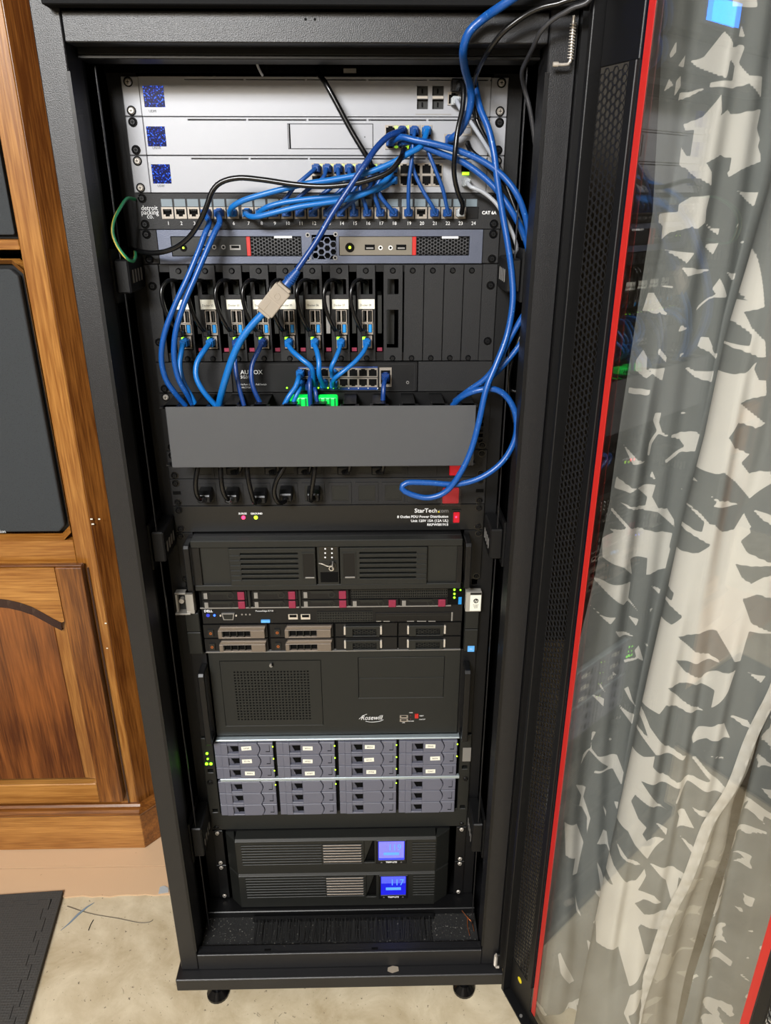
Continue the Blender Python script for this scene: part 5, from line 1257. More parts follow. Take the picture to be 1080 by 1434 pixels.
c = at(286,857.2,y); text('DELL', c[0], c[1], y-0.0002, 0.0060, M['ink'], d2, 'LEFT', sx=1.05, bold=0.0002)
c = at(358,856.6,y); text('PowerEdge R710', c[0], c[1], y-0.0002, 0.0042, M['ink'], d2, 'LEFT')

# ---- four-unit server ---------------------------------------------------------------
r4 = device('mesh_door_server', 19, 23, 'plain black four-unit server with a square-mesh vent door and white script lettering', 'server')
y = -0.003
zt, zb = zu(19)-0.0006, zu(23)+0.0006
OL = mat('olive_black_steel', rgb(27,28,26), 0.5, spec=0.35, bump=0.15, bscale=900)
dq = rect(329,939,435,1009,y-0.001)
hl = []
for i in range(23):
    for j in range(18):
        X_ = dq[0]+(dq[1]-dq[0])*(i+0.5)/23; Z_ = dq[2]+(dq[3]-dq[2])*(j+0.5)/18; hl.append((X_-0.0015,X_+0.0015,Z_-0.00145,Z_+0.00145))
dd = rect(312,925,451,1016,y)
bay = rect(502,920,622,977,y)
MB().plate(-0.2125,0.2150,zb,zt,y,0.002,[dd,bay]).build('front_panel', OL, r4, 0.0006)
vd = MB().plate(dd[0]+0.0006,dd[1]-0.0006,dd[2]+0.0006,dd[3]-0.0006,y-0.0006,y+0.001,hl).build('vent_door', OL, r4)
MB().box(dd[0],dd[1],0.010,0.012,dd[2],dd[3]).build('vent_back', M['dark'], r4)
c = p3(380,931,y-0.0008); b = MB(); b.cyl((c.x,y-0.004,c.z),(c.x,y-0.0006,c.z),0.0032,14,m=M['steel']); b.box(c.x+0.001,c.x+0.0035,y-0.005,y-0.001,c.z,c.z+0.004,m=M['dark']); b.build('door_lock', None, vd)
zm = at(560,949,y)[1]
for (z0_, z1_) in ((bay[2]+0.0005,zm-0.0004),(zm+0.0004,bay[3]-0.0005)):
    MB().box(bay[0]+0.0006,bay[1]-0.0006,y-0.0003,0.001,z0_,z1_).build('bay_cover', OL, r4, 0.0004)
MB().box(bay[0],bay[1],0.0012,0.0018,bay[2],bay[3]).build('bay_back', M['dark'], r4)
MB().box(-0.2125,0.2150,0.0125,0.5,zb,zt).build('chassis', M['steel_black'], r4)
for s, xx in ((-1,-0.2205),(1,0.2245)):
    MB().box(*sorted((s*0.2413, s*0.2155)),-0.003,0.001,zb,zt).build('mounting_ear', M['steel_black'], r4, 0.0006)
    handle(r4, xx, zt-0.022, zb-0.002+0.006, -0.0032, -0.036, 0.0105, M['plastic'])
c = at(505,1008,y); text('Rosewill', c[0], c[1], y-0.0003, 0.0140, M['ink'], r4, 'LEFT', shear=0.30, sx=0.80)
lg = MB(); 
lg.tube(spline([p3(503,1007,y-0.0004),p3(509,1002,y-0.0004),p3(514,1000,y-0.0004)],0.002),0.0004,5)
lg.tube(spline([p3(512,1010,y-0.0004),p3(520,1011.2,y-0.0004),p3(531,1010.2,y-0.0004),p3(537,1007.8,y-0.0004)],0.002),0.00045,5)
lg.build('script_flourish', M['ink'], r4)
for py in (1001.5,1006.5):
    rct(r4, y, 'usb_port', M['copper'] if False else M['port'], 560,py,571.5,py+4,0.0006); rct(r4, y-0.0006, 'usb_slot', M['dark'], 562,py+1,569.5,py+2.6,0.0002)
rct(r4, y, 'reset_button', M['red'], 581,999.5,586,1005,0.002)
for px, py in ((575,1002),(575,1007)): disc(r4, y, 'indicator', M['magenta'], px, py, 0.0008, 0.0004)
for s_, px, py in (('HDD',573,998.5),('RESET',587.5,1003),('POWER',571.5,1010.5),('ON/OFF',587,1008),('USB',563,1012.5)):
    c = at(px,py,y); text(s_, c[0], c[1], y-0.0002, 0.0030, M['ink'], r4, 'LEFT')

# ---- drive shelf --------------------------------------------------------------------
ds = device('drive_shelf', 23, 27, 'lilac-grey four-unit drive shelf with twenty-four drive trays, labels on the upper rows', 'drive shelf')
y = -0.007
zt, zb = zu(23)-0.0006, zu(27)+0.0006
MB().box(-0.2135,0.2165,y+0.004,0.5,zb,zt).build('chassis', M['dark'], ds)
SLV = mat('pale_steel_edge', rgb(168,180,186), 0.35, metal=0.6)
MB().box(-0.2140,0.2190,y-0.006,y+0.02,zt-0.0035,zt).build('top_edge', SLV, ds, 0.0008)
cols = [at(px,1088,y)[0] for px in (304.5,389.5,474.5,558,641.5)]
z1r = at(470,1037,y)[1]; zmid1 = at(470,1087,y)[1]; zmid0 = at(470,1090.5,y)[1]; z0r = at(470,1138,y)[1]
rows = []
for k in range(3): rows.append((z1r-(z1r-zmid1)*(k+1)/3, z1r-(z1r-zmid1)*k/3))
for k in range(3): rows.append((zmid0-(zmid0-z0r)*(k+1)/3, zmid0-(zmid0-z0r)*k/3))
MB().box(-0.2135,cols[4]+0.002,y-0.004,y+0.003,zmid0,zmid1).build('middle_edge', SLV, ds, 0.0004)
cw = cols[1]-cols[0]; rh = rows[0][1]-rows[0][0]
def tray_proto(x0, z0):
    w1 = cw-0.0022; h1_ = rh-0.0016
    b = MB(); xg0, xg1 = x0+w1*0.215, x0+w1*0.40
    xc = x0+w1*0.70
    face = [(x0+w1*0.11,z0),(xc,z0)]
    n = 6
    arcs = [(xc+w1*0.045*math.sin(math.pi*i/n), z0+h1_*i/n) for i in range(n+1)]
    # front face with a finger recess: bars round the recess, then the lever end
    b.box(x0,x0+w1*0.11,y-0.0036,y+0.003,z0,z0+h1_,m=M['drive'])
    b.box(x0+w1*0.11,xg0,y-0.0045,y+0.003,z0,z0+h1_,m=M['drive'])
    b.box(xg0,xg1,y-0.0045,y+0.003,z0,z0+h1_*0.12,m=M['drive'])
    b.box(xg0,xg1,y-0.0045,y+0.003,z0+h1_*0.80,z0+h1_,m=M['drive'])
    b.prism([(xg1,z0)]+arcs+[(xg1,z0+h1_)],y-0.0045,y+0.003,m=M['drive'])
    b.box(xg0,xg1,y+0.002,y+0.003,z0+h1_*0.12,z0+h1_*0.80,m=M['dark'])
    tr_ = b.build('drive_tray', None, ds, 0.0008)
    g = MB(); arcs2 = [(a+0.0013,z) for a,z in arcs]
    g.prism(arcs2+[(x0+w1*0.965,z0+h1_),(x0+w1*0.965,z0)],y-0.0040,y+0.003); g.build('release_lever', M['drive'], tr_, 0.0008)
    g = MB(); g.prism([(xg0,z0+h1_*0.16),(xg0+w1*0.09,z0+h1_*0.16),(xg0+w1*0.03,z0+h1_*0.74),(xg0,z0+h1_*0.74)],y-0.0005,y+0.0018); g.build('finger_ramp', M['drive_dark'], tr_)
    g = MB(); xq = x0+w1*0.905
    g.box(xq,xq+0.0007,y-0.0044,y-0.0038,z0+h1_*0.25,z0+h1_*0.85); g.box(xq-w1*0.06,xq,y-0.0044,y-0.0038,z0+h1_*0.25,z0+h1_*0.30); g.build('lever_groove', M['dark'], tr_)
    return tr_
x0_ = cols[0]+0.001; z0_ = rows[0][0]+0.0008
proto = tray_proto(x0_, z0_)
lm_ = MB().box(-0.0088,0.0088,-0.0004,0,-0.0042,0.0042).build('x', M['label']); LM = lm_.data; LM.name = 'paper_label'; bpy.data.objects.remove(lm_)
ld_ = MB().cyl((0,-0.001,0),(0,0,0),0.0013,10).build('x', M['led_yellow']); LDM = ld_.data; LDM.name = 'drive_light'; bpy.data.objects.remove(ld_)
labels_px = {(0,0):(345,1048,-4),(0,1):(346,1066,-2),(0,2):(350,1083,2),(1,0):(431,1048,1),(1,1):(431,1066,2),(1,2):(434,1083,-1),(2,0):(518,1046,1),(2,1):(517,1064,-3),(2,2):(520,1081,1),(3,0):(603,1045,2),(3,1):(609.5,1062,-2),(3,2):(603,1080,-1)}
txt = random.Random(3)
trs = {}
for i in range(4):
    for j in range(6):
        off = (cols[i]-cols[0], 0, rows[j][0]-rows[0][0])
        trs[(i,j)] = proto if i == 0 and j == 0 else inst(proto, ds, off)
for i in range(4):
    for j in range(6):
        offv = Vector((cols[i]-cols[0], 0, rows[j][0]-rows[0][0])); tr_ = trs[(i,j)]
        if (i,j) in labels_px:
            px, py, a = labels_px[(i,j)]; c = at(px,py,y-0.0048)
            o = bpy.data.objects.new('paper_label', LM); COL.objects.link(o); o.parent = tr_
            o.location = Vector((c[0],y-0.0048,c[1]))-WL[ds]-offv; o.rotation_euler = (0,R(a),0)
            WL[tr_] = WL[ds]+offv
            text('%s%04d' % (txt.choice('ABZ'), txt.randrange(10000)), c[0], c[1]-0.0013, y-0.0053, 0.0040, M['blackink'], tr_, 'CENTER', rot=R(a))
        if (j < 4 and i < 3 and j != 9) or (i == 3 and j < 2):
            o = bpy.data.objects.new('drive_light', LDM); COL.objects.link(o); o.parent = tr_
            o.location = Vector((cols[i]+cw*0.955,y-0.004,rows[j][0]+rh*0.70))-WL[ds]-offv
for s in (-1,1):
    a, b_ = sorted((s*0.2413, s*0.2210))
    MB().plate(a,b_,zb,zt,-0.007,0.001,[(a+0.006,b_-0.005,zb+0.004,zb+0.012),(a+0.006,b_-0.005,zt-0.078,zt-0.070)]).build('mounting_ear', M['charcoal'], ds, 0.0008)
for px, py, r_ in ((290,1055,0.0024),(291,1062.5,0.0018),(289.5,1069.5,0.0028),(295.5,1069.5,0.0028)): disc(ds, -0.0072, 'status_light', M['led_green'], px, py, r_, 0.0010)
rct(ds, -0.0072, 'barcode_label', M['steel'], 648,1047,659.5,1066,0.0004)
screws(ds, 23, 27, -0.0071, 'b', where=((zt+zb)/2-0.012,), xs=(-0.2335,0.2335))

# ---- blank panel, two uninterruptible power supplies --------------------------------
bp_ = device('blank_panel', 27, 28, 'plain black one-unit blank panel under the lilac-grey drive shelf', 'blank panel')
MB().box(-0.2413,0.2413,-0.0015,0.001,zu(28)+0.0004,zu(27)-0.0004).build('panel', OL, bp_, 0.0006)
screws(bp_, 27, 28, -0.0015, 'b', where=(zu(28)+0.00635,))
lcd_blue = mat('lcd_blue', rgb(40,50,220), 0.25, emit=0.6, ecol=rgb(40,55,235))
lcd_pale = mat('lcd_pale', rgb(110,110,190), 0.25, emit=0.3, ecol=rgb(110,110,210))
lcd_ink = mat('lcd_ink', rgb(70,120,255), 0.3, emit=0.9, ecol=rgb(60,110,255))
lcd_dark = mat('lcd_dark', rgb(20,20,150), 0.25, emit=0.7, ecol=rgb(20,24,170))
def ups(u, label, yrow, pxs, lcd, digits, pale):
    t = device('backup_battery', u, u+2, label, 'backup battery')
    y = -0.026
    zt, zb = zu(u)-0.001, zu(u+2)+0.001
    zf = zt-0.0005
    plan = [(-0.2175,-0.002),(-0.2150,-0.008),(-0.1960,y),(0.1820,y),(0.2080,-0.008),(0.2110,-0.002)]
    xL, xR_ = -0.1960, 0.1820
    # flanks and top/bottom of the bulging front, then the slatted face between them
    MB().prismz([plan[0],plan[1],plan[2],(xL,y+0.006),(xL-0.004,-0.002)],zb,zf).build('front_flank', M['charcoal'], t, 0.002, 2)
    MB().prismz([plan[5],plan[4],plan[3],(xR_,y+0.006),(xR_+0.004,-0.002)],zb,zf).build('front_flank', M['charcoal'], t, 0.002, 2)
    X = lambda px: at(px,yrow,y)[0]
    k = len(pxs['rows'])
    zs = [at(470,p,y)[1] for p in pxs['rows']]
    hl = []
    for (a, b_) in pxs['vents']:
        for z in zs: hl.append((X(a),X(b_),z-0.0011,z+0.0011))
    rec = (X(pxs['recess'][0]),X(pxs['recess'][1]),at(515,pxs['rz'][1],y)[1],at(515,pxs['rz'][0],y)[1]); hl.append(rec)
    dsp = (X(pxs['lcd'][0]),X(pxs['lcd'][1]),at(550,pxs['lz'][1],y)[1],at(550,pxs['lz'][0],y)[1])
    MB().plate(xL,xR_,zb,zf-0.0045,y,y+0.005,hl).build('front_face', M['charcoal'], t, 0.0004)
    MB().prismx([(y,zf-0.0045),(y+0.003,zf),(-0.002,zf),(-0.002,zf-0.0045)],xL,xR_).build('top_lip', M['charcoal'], t, 0.0006)
    MB().box(xL,xR_,y+0.009,y+0.011,zb+0.001,zf-0.005).build('vent_back', M['dark'], t)
    lx0, lx1 = X(pxs['light'][0]), X(pxs['light'][1])
    lv = MB()
    for q_ in range(len(zs)-1):
        zc_ = (zs[q_]+zs[q_+1])/2; lv.box(lx0,lx1,y-0.0008,y+0.003,zc_-0.0012,zc_+0.0012)
    lv.build('light_slats', M['latch'], t, 0.0003)
    MB().prism([(rec[0],rec[2]),(rec[0],rec[3]),(rec[1]-0.003,rec[3])],y+0.003,y+0.006).build('recess_ramp', M['charcoal'], t)
    MB().plate(dsp[0]-0.004,dsp[1]+0.004,dsp[2]-0.010,dsp[3]+0.003,y-0.002,y-0.0001,[(dsp[0],dsp[1],dsp[2],dsp[3])]).build('display_bezel', M['plastic'], t, 0.0008)
    sc_ = MB().box(dsp[0],dsp[1],y-0.0009,y-0.0001,dsp[2],dsp[3]).build('display', lcd, t)
    hh = dsp[3]-dsp[2]; wd_ = dsp[1]-dsp[0]
    if pale: MB().box(dsp[0]+0.001,dsp[1]-0.001,y-0.00095,y-0.0009,dsp[2]+hh*pale,dsp[3]-0.001).build('display_field', lcd_pale if pale < 0.5 else mat('lcd_mid', rgb(70,80,190), 0.3, emit=0.6, ecol=rgb(60,66,190)), sc_)
    text(digits, dsp[0]+wd_*0.36, dsp[2]+hh*0.52, y-0.0011, hh*0.46, lcd_ink, sc_, 'LEFT', sx=0.8)
    MB().box(dsp[0]+wd_*0.2,dsp[1]-wd_*0.2,y-0.0011,y-0.0009,dsp[2]+hh*0.26,dsp[2]+hh*0.40).build('display_bar', lcd_ink, sc_)
    c = ((dsp[0]+dsp[1])/2, dsp[2]-0.0062); text('TRIPP·LITE', c[0], c[1], y-0.0022, 0.0046, M['ink'], t, 'CENTER', bold=0.00025)
    for sx_ in (0.12,0.88): MB().prism([(dsp[0]+wd_*sx_-0.002,c[1]),(dsp[0]+wd_*sx_+0.002,c[1]),(dsp[0]+wd_*sx_,c[1]+0.003)],y-0.0023,y-0.002).build('button', M['steel'], t)
    MB().box(-0.2160,0.2095,-0.002,0.45,zb,zt).build('chassis', M['steel_black'], t)
    for s in (-1,1):
        a, b_ = sorted((s*0.2413, s*0.2225)); MB().box(a,b_,-0.003,0.001,zb,zt).build('mounting_ear', M['plastic'], t, 0.0006)
    screws(t, u, u+2, -0.003, 's')
    return t
ups(28, 'upper black backup battery with a pale blue display, directly below the blank panel', 1192, dict(rows=[1182.5+3.75*k for k in range(8)],vents=((338,450),(452,507),(577.5,610.5)),light=(452.5,506),recess=(510,524.5),rz=(1178,1208),lcd=(530,566.5),lz=(1177.5,1203.5)), lcd_blue, '119', 0.10)
ups(30, 'lower black backup battery with a deep blue display, at the bottom of the equipment', 1243, dict(rows=[1228.5+3.7*k for k in range(8)],vents=((345,456),(457,510),(578.5,611.5)),light=(457.5,509),recess=(513,527),rz=(1226,1256),lcd=(533.5,568.5),lz=(1226.5,1252.5)), lcd_dark, '117', 0.62)

# ================================================================== cables
V = Vector
def plug(parent, pos, m, boot=None, d=(0,-1,0), w_=0.0112, clear=False, body=0.010, name='plug'):
    """modular plug standing in a jack at pos, with a tapering boot; returns where the cable leaves"""
    pos = Vector(pos); d = Vector(d).normalized(); up = Vector((0,0,1)); sx_ = d.cross(up).normalized(); up = sx_.cross(d)
    b = MB()
    b.obox(pos+d*(body/2-0.002), sx_*(w_/2), d*(body/2+0.002), up*0.0042, m=M['clear'] if clear else m)
    b.obox(pos+d*(body/2)+up*0.0050, sx_*(w_*0.28), d*(body/2-0.001), up*0.0010, m=M['clear'] if clear else m)
    e0 = pos+d*body; e1 = pos+d*(body+0.011)
    vs = [e0+sx_*(w_*0.46*i)+up*(0.0043*j) for i,j in ((-1,-1),(1,-1),(1,1),(-1,1))]+[e1+sx_*(0.0034*i)+up*(0.0034*j) for i,j in ((-1,-1),(1,-1),(1,1),(-1,1))]
    b.add(vs,[(0,3,2,1),(4,5,6,7),(0,1,5,4),(1,2,6,5),(2,3,7,6),(3,0,4,7)],m=boot or m)
    for k in (0.35,0.65):
        c = e0+(e1-e0)*k; b.obox(c, sx_*0.0048, d*0.0007, up*0.0045, m=boot or m)
    b.build(name, None, parent, 0.0005)
    return e1
def cable(name, label, pts, r, m, cat='cable', group=None, start=None, end=None, pm=None, clear=False, n=9):
    P = [p3(*q) if len(q) == 3 and not isinstance(q, Vector) else q for q in pts]
    mid = P[len(P)//2]
    t = thing(name, tuple(mid), label, cat, group)
    if start is not None: P = [plug(t, start, pm or m, clear=clear)] + P
    if end is not None: P = P + [plug(t, end, pm or m, clear=clear)]
    MB().tube(spline(P, 0.005), r, n).build('jacket', m, t)
    return t
M['pale_cord'] = mat('pale_grey_cord', rgb(150,153,158), 0.4)
B_, BD, BL_ = M['blue'], M['blue_dark'], M['blue_light']
cable('network_cable','thick blue cable dropping from the upper right over the topmost silver unit',[V((.16,.22,1.7312)),V((.20,.06,1.7312)),V((.24,-.10,1.736)),V((.262,-.155,1.722)),V((.268,-.172,1.68)),(765,-45,-.168),(735,-15,-.166),(700,10,-.155),(677,26,-.14),(657,45,-.138),(649,70,-.128),(651,95,-.094),(658,120,-.06),(660,140,-.048),(655,162,-.04),(644,184,-.034),(634,193,-.031)],.0046,B_,end=p3(629,196,YF))
cable('network_cable','long blue cable hanging down the right side, ending in a loop over the red switches',[(664,112,-.022),(672,150,-.035),(684,180,-.045),(692,215,-.052),(697,255,-.056),(704,300,-.06),(711,340,-.065),(717,385,-.07),(718,425,-.075),(710,470,-.08),(695,510,-.088),(681,545,-.094),(671,590,-.098),(660,630,-.1),(645,662,-.102),(625,688,-.1),(600,697,-.098),(575,692,-.096),(563,684,-.095),(570,676,-.093),(600,676,-.092),(640,678,-.092),(675,668,-.092),(705,645,-.09),(722,612,-.086),(722,580,-.083),(710,556,-.082),(692,545,-.082),(668,547,-.080),(648,555,-.07),(634,568,-.055)],.0042,B_)
cable('network_cable','blue cable arching right from the middle silver unit, upper strand of the pair',[(562,192,-.036),(580,196,-.042),(610,202,-.046),(645,212,-.048),(680,228,-.052),(706,248,-.057),(724,272,-.062),(735,300,-.062),(741,330,-.058),(745,365,-.052),(746,400,-.052),(742,425,-.058),(728,450,-.066),(712,478,-.074),(697,508,-.078),(680,530,-.076),(655,548,-.068),(637,562,-.055)],.0040,B_,start=NVP[(0,1)])
cable('network_cable','blue cable arching right from the middle silver unit, lower strand of the pair',[(578,198,-.033),(592,204,-.037),(620,216,-.038),(650,228,-.040),(680,250,-.045),(703,275,-.050),(722,305,-.054),(736,335,-.050),(744,375,-.044),(747,420,-.044),(742,455,-.05),(730,480,-.056),(708,508,-.062),(688,528,-.066),(665,543,-.062),(644,556,-.055),(638,566,-.045)],.0040,B_,start=NVP[(1,1)])
cable('network_cable','dark blue braided cable slanting down from the middle silver unit to the beige coupler',[(556,186,-.036),(545,190,-.042),(528,206,-.052),(510,232,-.064),(490,262,-.068),(465,300,-.070),(445,335,-.073),(425,365,-.077),(411,385,-.079),(402,397,-.080)],.0038,BD,start=NVP[(1,0)])
t = cable('network_cable','bright blue cable running down from the beige coupler to the charcoal cover',[(370,437,-.080),(353,455,-.080),(338,475,-.080),(326,500,-.078),(316,530,-.072),(309,556,-.060),(306,572,-.050)],.0048,BL_)
# coupler joining the two
a_, b2 = p3(401,399,-.080), p3(368,441,-.080)
ax_ = (b2-a_).normalized(); sd = V((ax_.z,0,-ax_.x)); nrm = V((0,-1,0)); cc = (a_+b2)/2
cp = thing('cable_coupler', tuple(cc), 'beige inline coupler joining two blue cables in front of the boards', 'coupler')
b = MB(); b.obox(cc, ax_*0.0195, sd*0.0118, nrm*0.0085); b.build('body', M['tan'], cp, 0.0015, 2)
b = MB(); b.obox(cc+nrm*0.0087, ax_*0.0008, sd*0.0105, nrm*0.0004); b.obox(cc+nrm*0.0087+ax_*0.010+sd*0.003, ax_*0.008, sd*0.0005, nrm*0.0003); b.ring(cc+nrm*0.0084-ax_*0.007, nrm, 0.0042,0.0032,0.0008,18); b.build('moulded_detail', mat('detail_beige', rgb(150,138,122), 0.5), cp)  # slightly paler beige on the moulded lines and ring
for s in (-1,1):
    b = MB(); b.obox(cc+ax_*s*0.0210, ax_*0.0022, sd*0.0095, nrm*0.0070); b.build('socket_end', M['tan'], cp, 0.0008)
# boot of the braided plug above the coupler
bt = thing('plug_boot', tuple(a_), 'blue ribbed plug boot at the top end of the beige coupler', 'plug')
b = MB(); p0 = a_-ax_*0.006
for k in range(6): b.cyl(p0-ax_*(0.003*k), p0-ax_*(0.003*k+0.002), 0.0078-0.0006*k, 12)
b.cyl(p0+ax_*0.006, p0-ax_*0.018, 0.0068, 12, 0.0042); b.build('boot', M['blue_boot'], bt)

def pl_(i): return V((PP[i][0], PY, PP[i][1]))
cable('network_cable','blue cable from the fourth patch jack hanging down left, outer of the long pair',[(293,311,-.036),(288,325,-.044),(278,352,-.052),(263,388,-.06),(246,425,-.065),(231,465,-.068),(226,500,-.066),(232,530,-.060),(245,550,-.054),(260,568,-.045)],.0038,B_,start=pl_(3))
cable('network_cable','blue cable from the fifth patch jack hanging down left, inner of the long pair',[(308,311,-.036),(301,325,-.044),(290,350,-.052),(275,385,-.06),(258,425,-.068),(246,465,-.072),(244,500,-.070),(250,530,-.064),(262,552,-.056),(272,570,-.045)],.0038,B_,start=pl_(4))
cable('network_cable','long bright blue cable from the sixth patch jack up to the middle silver unit',[(325,290,-.040),(340,281,-.046),(365,273,-.049),(395,265,-.050),(430,257,-.050),(470,251,-.050),(510,243,-.050),(545,230,-.049),(572,215,-.045),(590,204,-.040)],.0036,BL_,start=pl_(5),end=NVP[(3,0)])
cable('network_cable','bright blue cable from the seventh patch jack sweeping right, dipping lowest of three',[(350,303,-.040),(362,303,-.046),(390,296,-.050),(420,289,-.051),(455,284,-.050),(490,278,-.048),(520,267,-.044),(541,252,-.038)],.0035,BL_,start=pl_(6),end=SWP[(7,0)])
cable('network_cable','bright blue cable from the eighth patch jack sweeping right to the lowest silver unit',[(372,291,-.036),(395,284,-.039),(430,279,-.040),(470,275,-.040),(510,270,-.039),(536,262,-.035)],.0035,BL_,start=pl_(7),end=SWP[(7,1)])
SWW = {(0,0):'first top switch port',(1,0):'second top switch port',(2,0):'third top switch port',(3,0):'fourth top switch port',(4,0):'fifth top switch port',(5,1):'sixth lower switch port',(3,1):'fourth lower switch port',(4,1):'fifth lower switch port',(6,0):'seventh top switch port',(6,1):'seventh lower switch port'}
JW = {9:'ninth',10:'tenth',11:'eleventh',12:'twelfth',13:'thirteenth',14:'fourteenth',15:'fifteenth',16:'sixteenth',17:'seventeenth',18:'eighteenth'}
for (jk, sp_, pts) in (
  (9,(0,0),[(428,248,-.034),(412,262,-.036),(400,278,-.034),(388,291,-.030)]),
  (10,(1,0),[(452,250,-.034),(434,263,-.036),(416,279,-.034),(406,291,-.029)]),
  (11,(2,0),[(473,252,-.034),(460,266,-.036),(436,283,-.033),(424,292,-.029)]),
  (12,(3,0),[(489,252,-.034),(474,270,-.036),(452,285,-.033),(442,292,-.029)]),
  (13,(4,0),[(503,252,-.034),(490,272,-.034),(470,287,-.032),(462,293,-.028)]),
  (14,(5,1),[(518,262,-.032),(502,275,-.033),(486,288,-.030),(480,294,-.028)]),
  (15,(3,1),[(490,264,-.030),(492,276,-.030),(495,288,-.029)]),
  (16,(4,1),[(504,264,-.030),(508,277,-.030),(512,288,-.029)]),
  (17,(6,0),[(533,250,-.032),(524,268,-.033),(528,284,-.030)]),
  (18,(6,1),[(530,262,-.030),(533,275,-.032),(545,290,-.029)])):
    cable('patch_cable','short blue cable from the %s patch jack to the %s' % (JW[jk], SWW[sp_]),pts,.0027,M['blue_boot'],start=SWP[sp_],end=pl_(jk-1),group='short patch cables')
for jk, sp_, pts, lb_ in ((19,(2,0),[(579,196,-.034),(577,222,-.036),(573,252,-.036),(572,282,-.032)],'thin straight blue cable dropping into the patch jack just left of the open one'),
  (21,(2,1),[(576,212,-.030),(580,240,-.028),(593,268,-.030),(605,288,-.030)],'thin blue cable slanting right to the patch jack just right of the open one'),
  (22,(3,1),[(600,212,-.032),(610,238,-.034),(620,264,-.034),(625,286,-.030)],'thin blue cable to the last blue plug in the patch panel, beside the clear plug')):
    cable('patch_cable',lb_,pts,.0025,M['blue_boot'],start=NVP[sp_],end=pl_(jk-1))
CO = M['cord']
cable('black_cable','black cable slanting down across the silver units from the rack roof',[(436,80,.03),(446,103,-.012),(455,115,-.03),(470,142,-.034),(492,183,-.036),(510,213,-.038),(518,226,-.036)],.0034,CO,start=None,end=SWP[(5,0)])
cable('black_cable','long black cable looping from the middle silver unit left and down to the rack side',[(566,208,-.036),(561,222,-.056),(546,240,-.064),(520,251,-.066),(490,258,-.066),(450,261,-.064),(410,258,-.060),(370,252,-.058),(335,249,-.057),(310,255,-.056),(297,268,-.056),(290,287,-.056),(280,310,-.054),(265,332,-.050),(245,347,-.045),(222,354,-.04),(200,353,-.03),(188,350,-.01),(180,347,.015)],.0034,CO)
t = cable('black_cable','black cable from the topmost silver unit down to a clear plug in the patch panel',[(640,124,-.02),(644,116,-.034),(649,121,-.044),(648,150,-.05),(641,183,-.056),(637,217,-.058),(636,243,-.054),(641,268,-.046),(648,286,-.036)],.0032,CO,end=pl_(22),clear=True,pm=M['clear'])
c = p3(639,122,YF); MB().box(c.x-0.007,c.x+0.006,-0.018,YF-0.001,c.z-0.006,c.z+0.008).build('plug', M['plastic'], t, 0.001)
cable('grey_cable','grey cable with a clear plug leaving the right end of the topmost silver unit',[(645,152,-.034),(660,172,-.036),(680,203,-.036),(697,232,-.034),(712,265,-.03),(722,300,-.02)],.0027,M['grey_cord'],start=p3(637,143,YF),clear=True,pm=M['clear'])
cable('grey_cable','pale grey cable curling below the right end of the lowest silver unit',[(660,262,-.034),(675,268,-.036),(695,285,-.040),(711,312,-.044),(721,335,-.046),(724,349,-.044),(719,354,-.040),(713,343,-.034),(709,322,-.02)],.0026,M['pale_cord'],start=p3(652,256,YF),clear=True,pm=M['clear'])
t = cable('black_cable','black cable with a grey sleeve running down right of the silver units',[(661,150,-.022),(672,178,-.026),(687,208,-.028),(702,242,-.032),(715,275,-.038),(726,305,-.042),(736,335,-.04),(742,365,-.03)],.0030,CO)
MB().tube(spline([p3(721,296,-.042),p3(728,314,-.043),p3(735,335,-.042)],.004),.0042,9).build('sleeve', mat('grey_sleeve', rgb(112,124,136), 0.5), t)
cable('black_cable','black cable from the fibre port of the middle silver unit curving to lower right',[(655,200,-.012),(660,212,-.024),(676,226,-.028),(694,246,-.030),(712,276,-.032),(728,312,-.032),(738,345,-.028)],.0034,CO)
cable('black_cable','black cable hanging from the rack top right toward the silver units',[V((.20,.22,1.7295)),V((.24,.06,1.7295)),V((.27,-.10,1.735)),V((.285,-.155,1.72)),V((.288,-.172,1.68)),(825,-22,-.172),(790,2,-.165),(760,10,-.158),(735,22,-.150),(705,45,-.142),(684,72,-.128),(671,95,-.094),(665,115,-.034),(664,140,-.028),(668,165,-.028)],.0030,CO)
cable('black_cable','thin dark cable bent along the inside of the right front post',[V((.25,.20,1.7290)),V((.27,.06,1.7290)),V((.285,-.10,1.734)),V((.292,-.160,1.715)),V((.294,-.175,1.67)),(832,-12,-.174),(800,12,-.165),(775,27,-.155),(757,45,-.146),(747,66,-.130),(738,84,-.108),(731,102,-.09),(735,125,-.07),(742,152,-.068),(748,190,-.066),(753,240,-.066),(752,300,-.06)],.0026,mat('dark_grey_cord', rgb(46,46,48), 0.4))
cable('black_cable','black cable hanging right of the blue loop, nearer strand',[(742,425,-.04),(734,455,-.045),(722,490,-.05),(713,525,-.05),(714,560,-.04),(720,590,-.025)],.0026,CO)
cable('black_cable','black cable bowing out right of the blue loop, outer strand',[(748,430,-.03),(746,465,-.03),(741,505,-.035),(734,535,-.036),(725,548,-.034),(716,546,-.03)],.0026,CO)
# earth wire
g_ = [(189,279,-.006),(178,278,-.030),(168,292,-.055),(160,308,-.068),(158,326,-.074),(165,345,-.076),(177,361,-.074),(186,366,-.06),(190,359,-.04),(189,349,-.008)]
t = cable('earth_wire','green and yellow earth wire looping beside the left end of the patch panel',g_,.0020,M['ground'],cat='wire')
P = [p3(*q)+V((-0.0008,-0.0012,0)) for q in g_]; MB().tube(spline(P,.005),.0011,7).build('yellow_stripe', M['ground_y'], t)

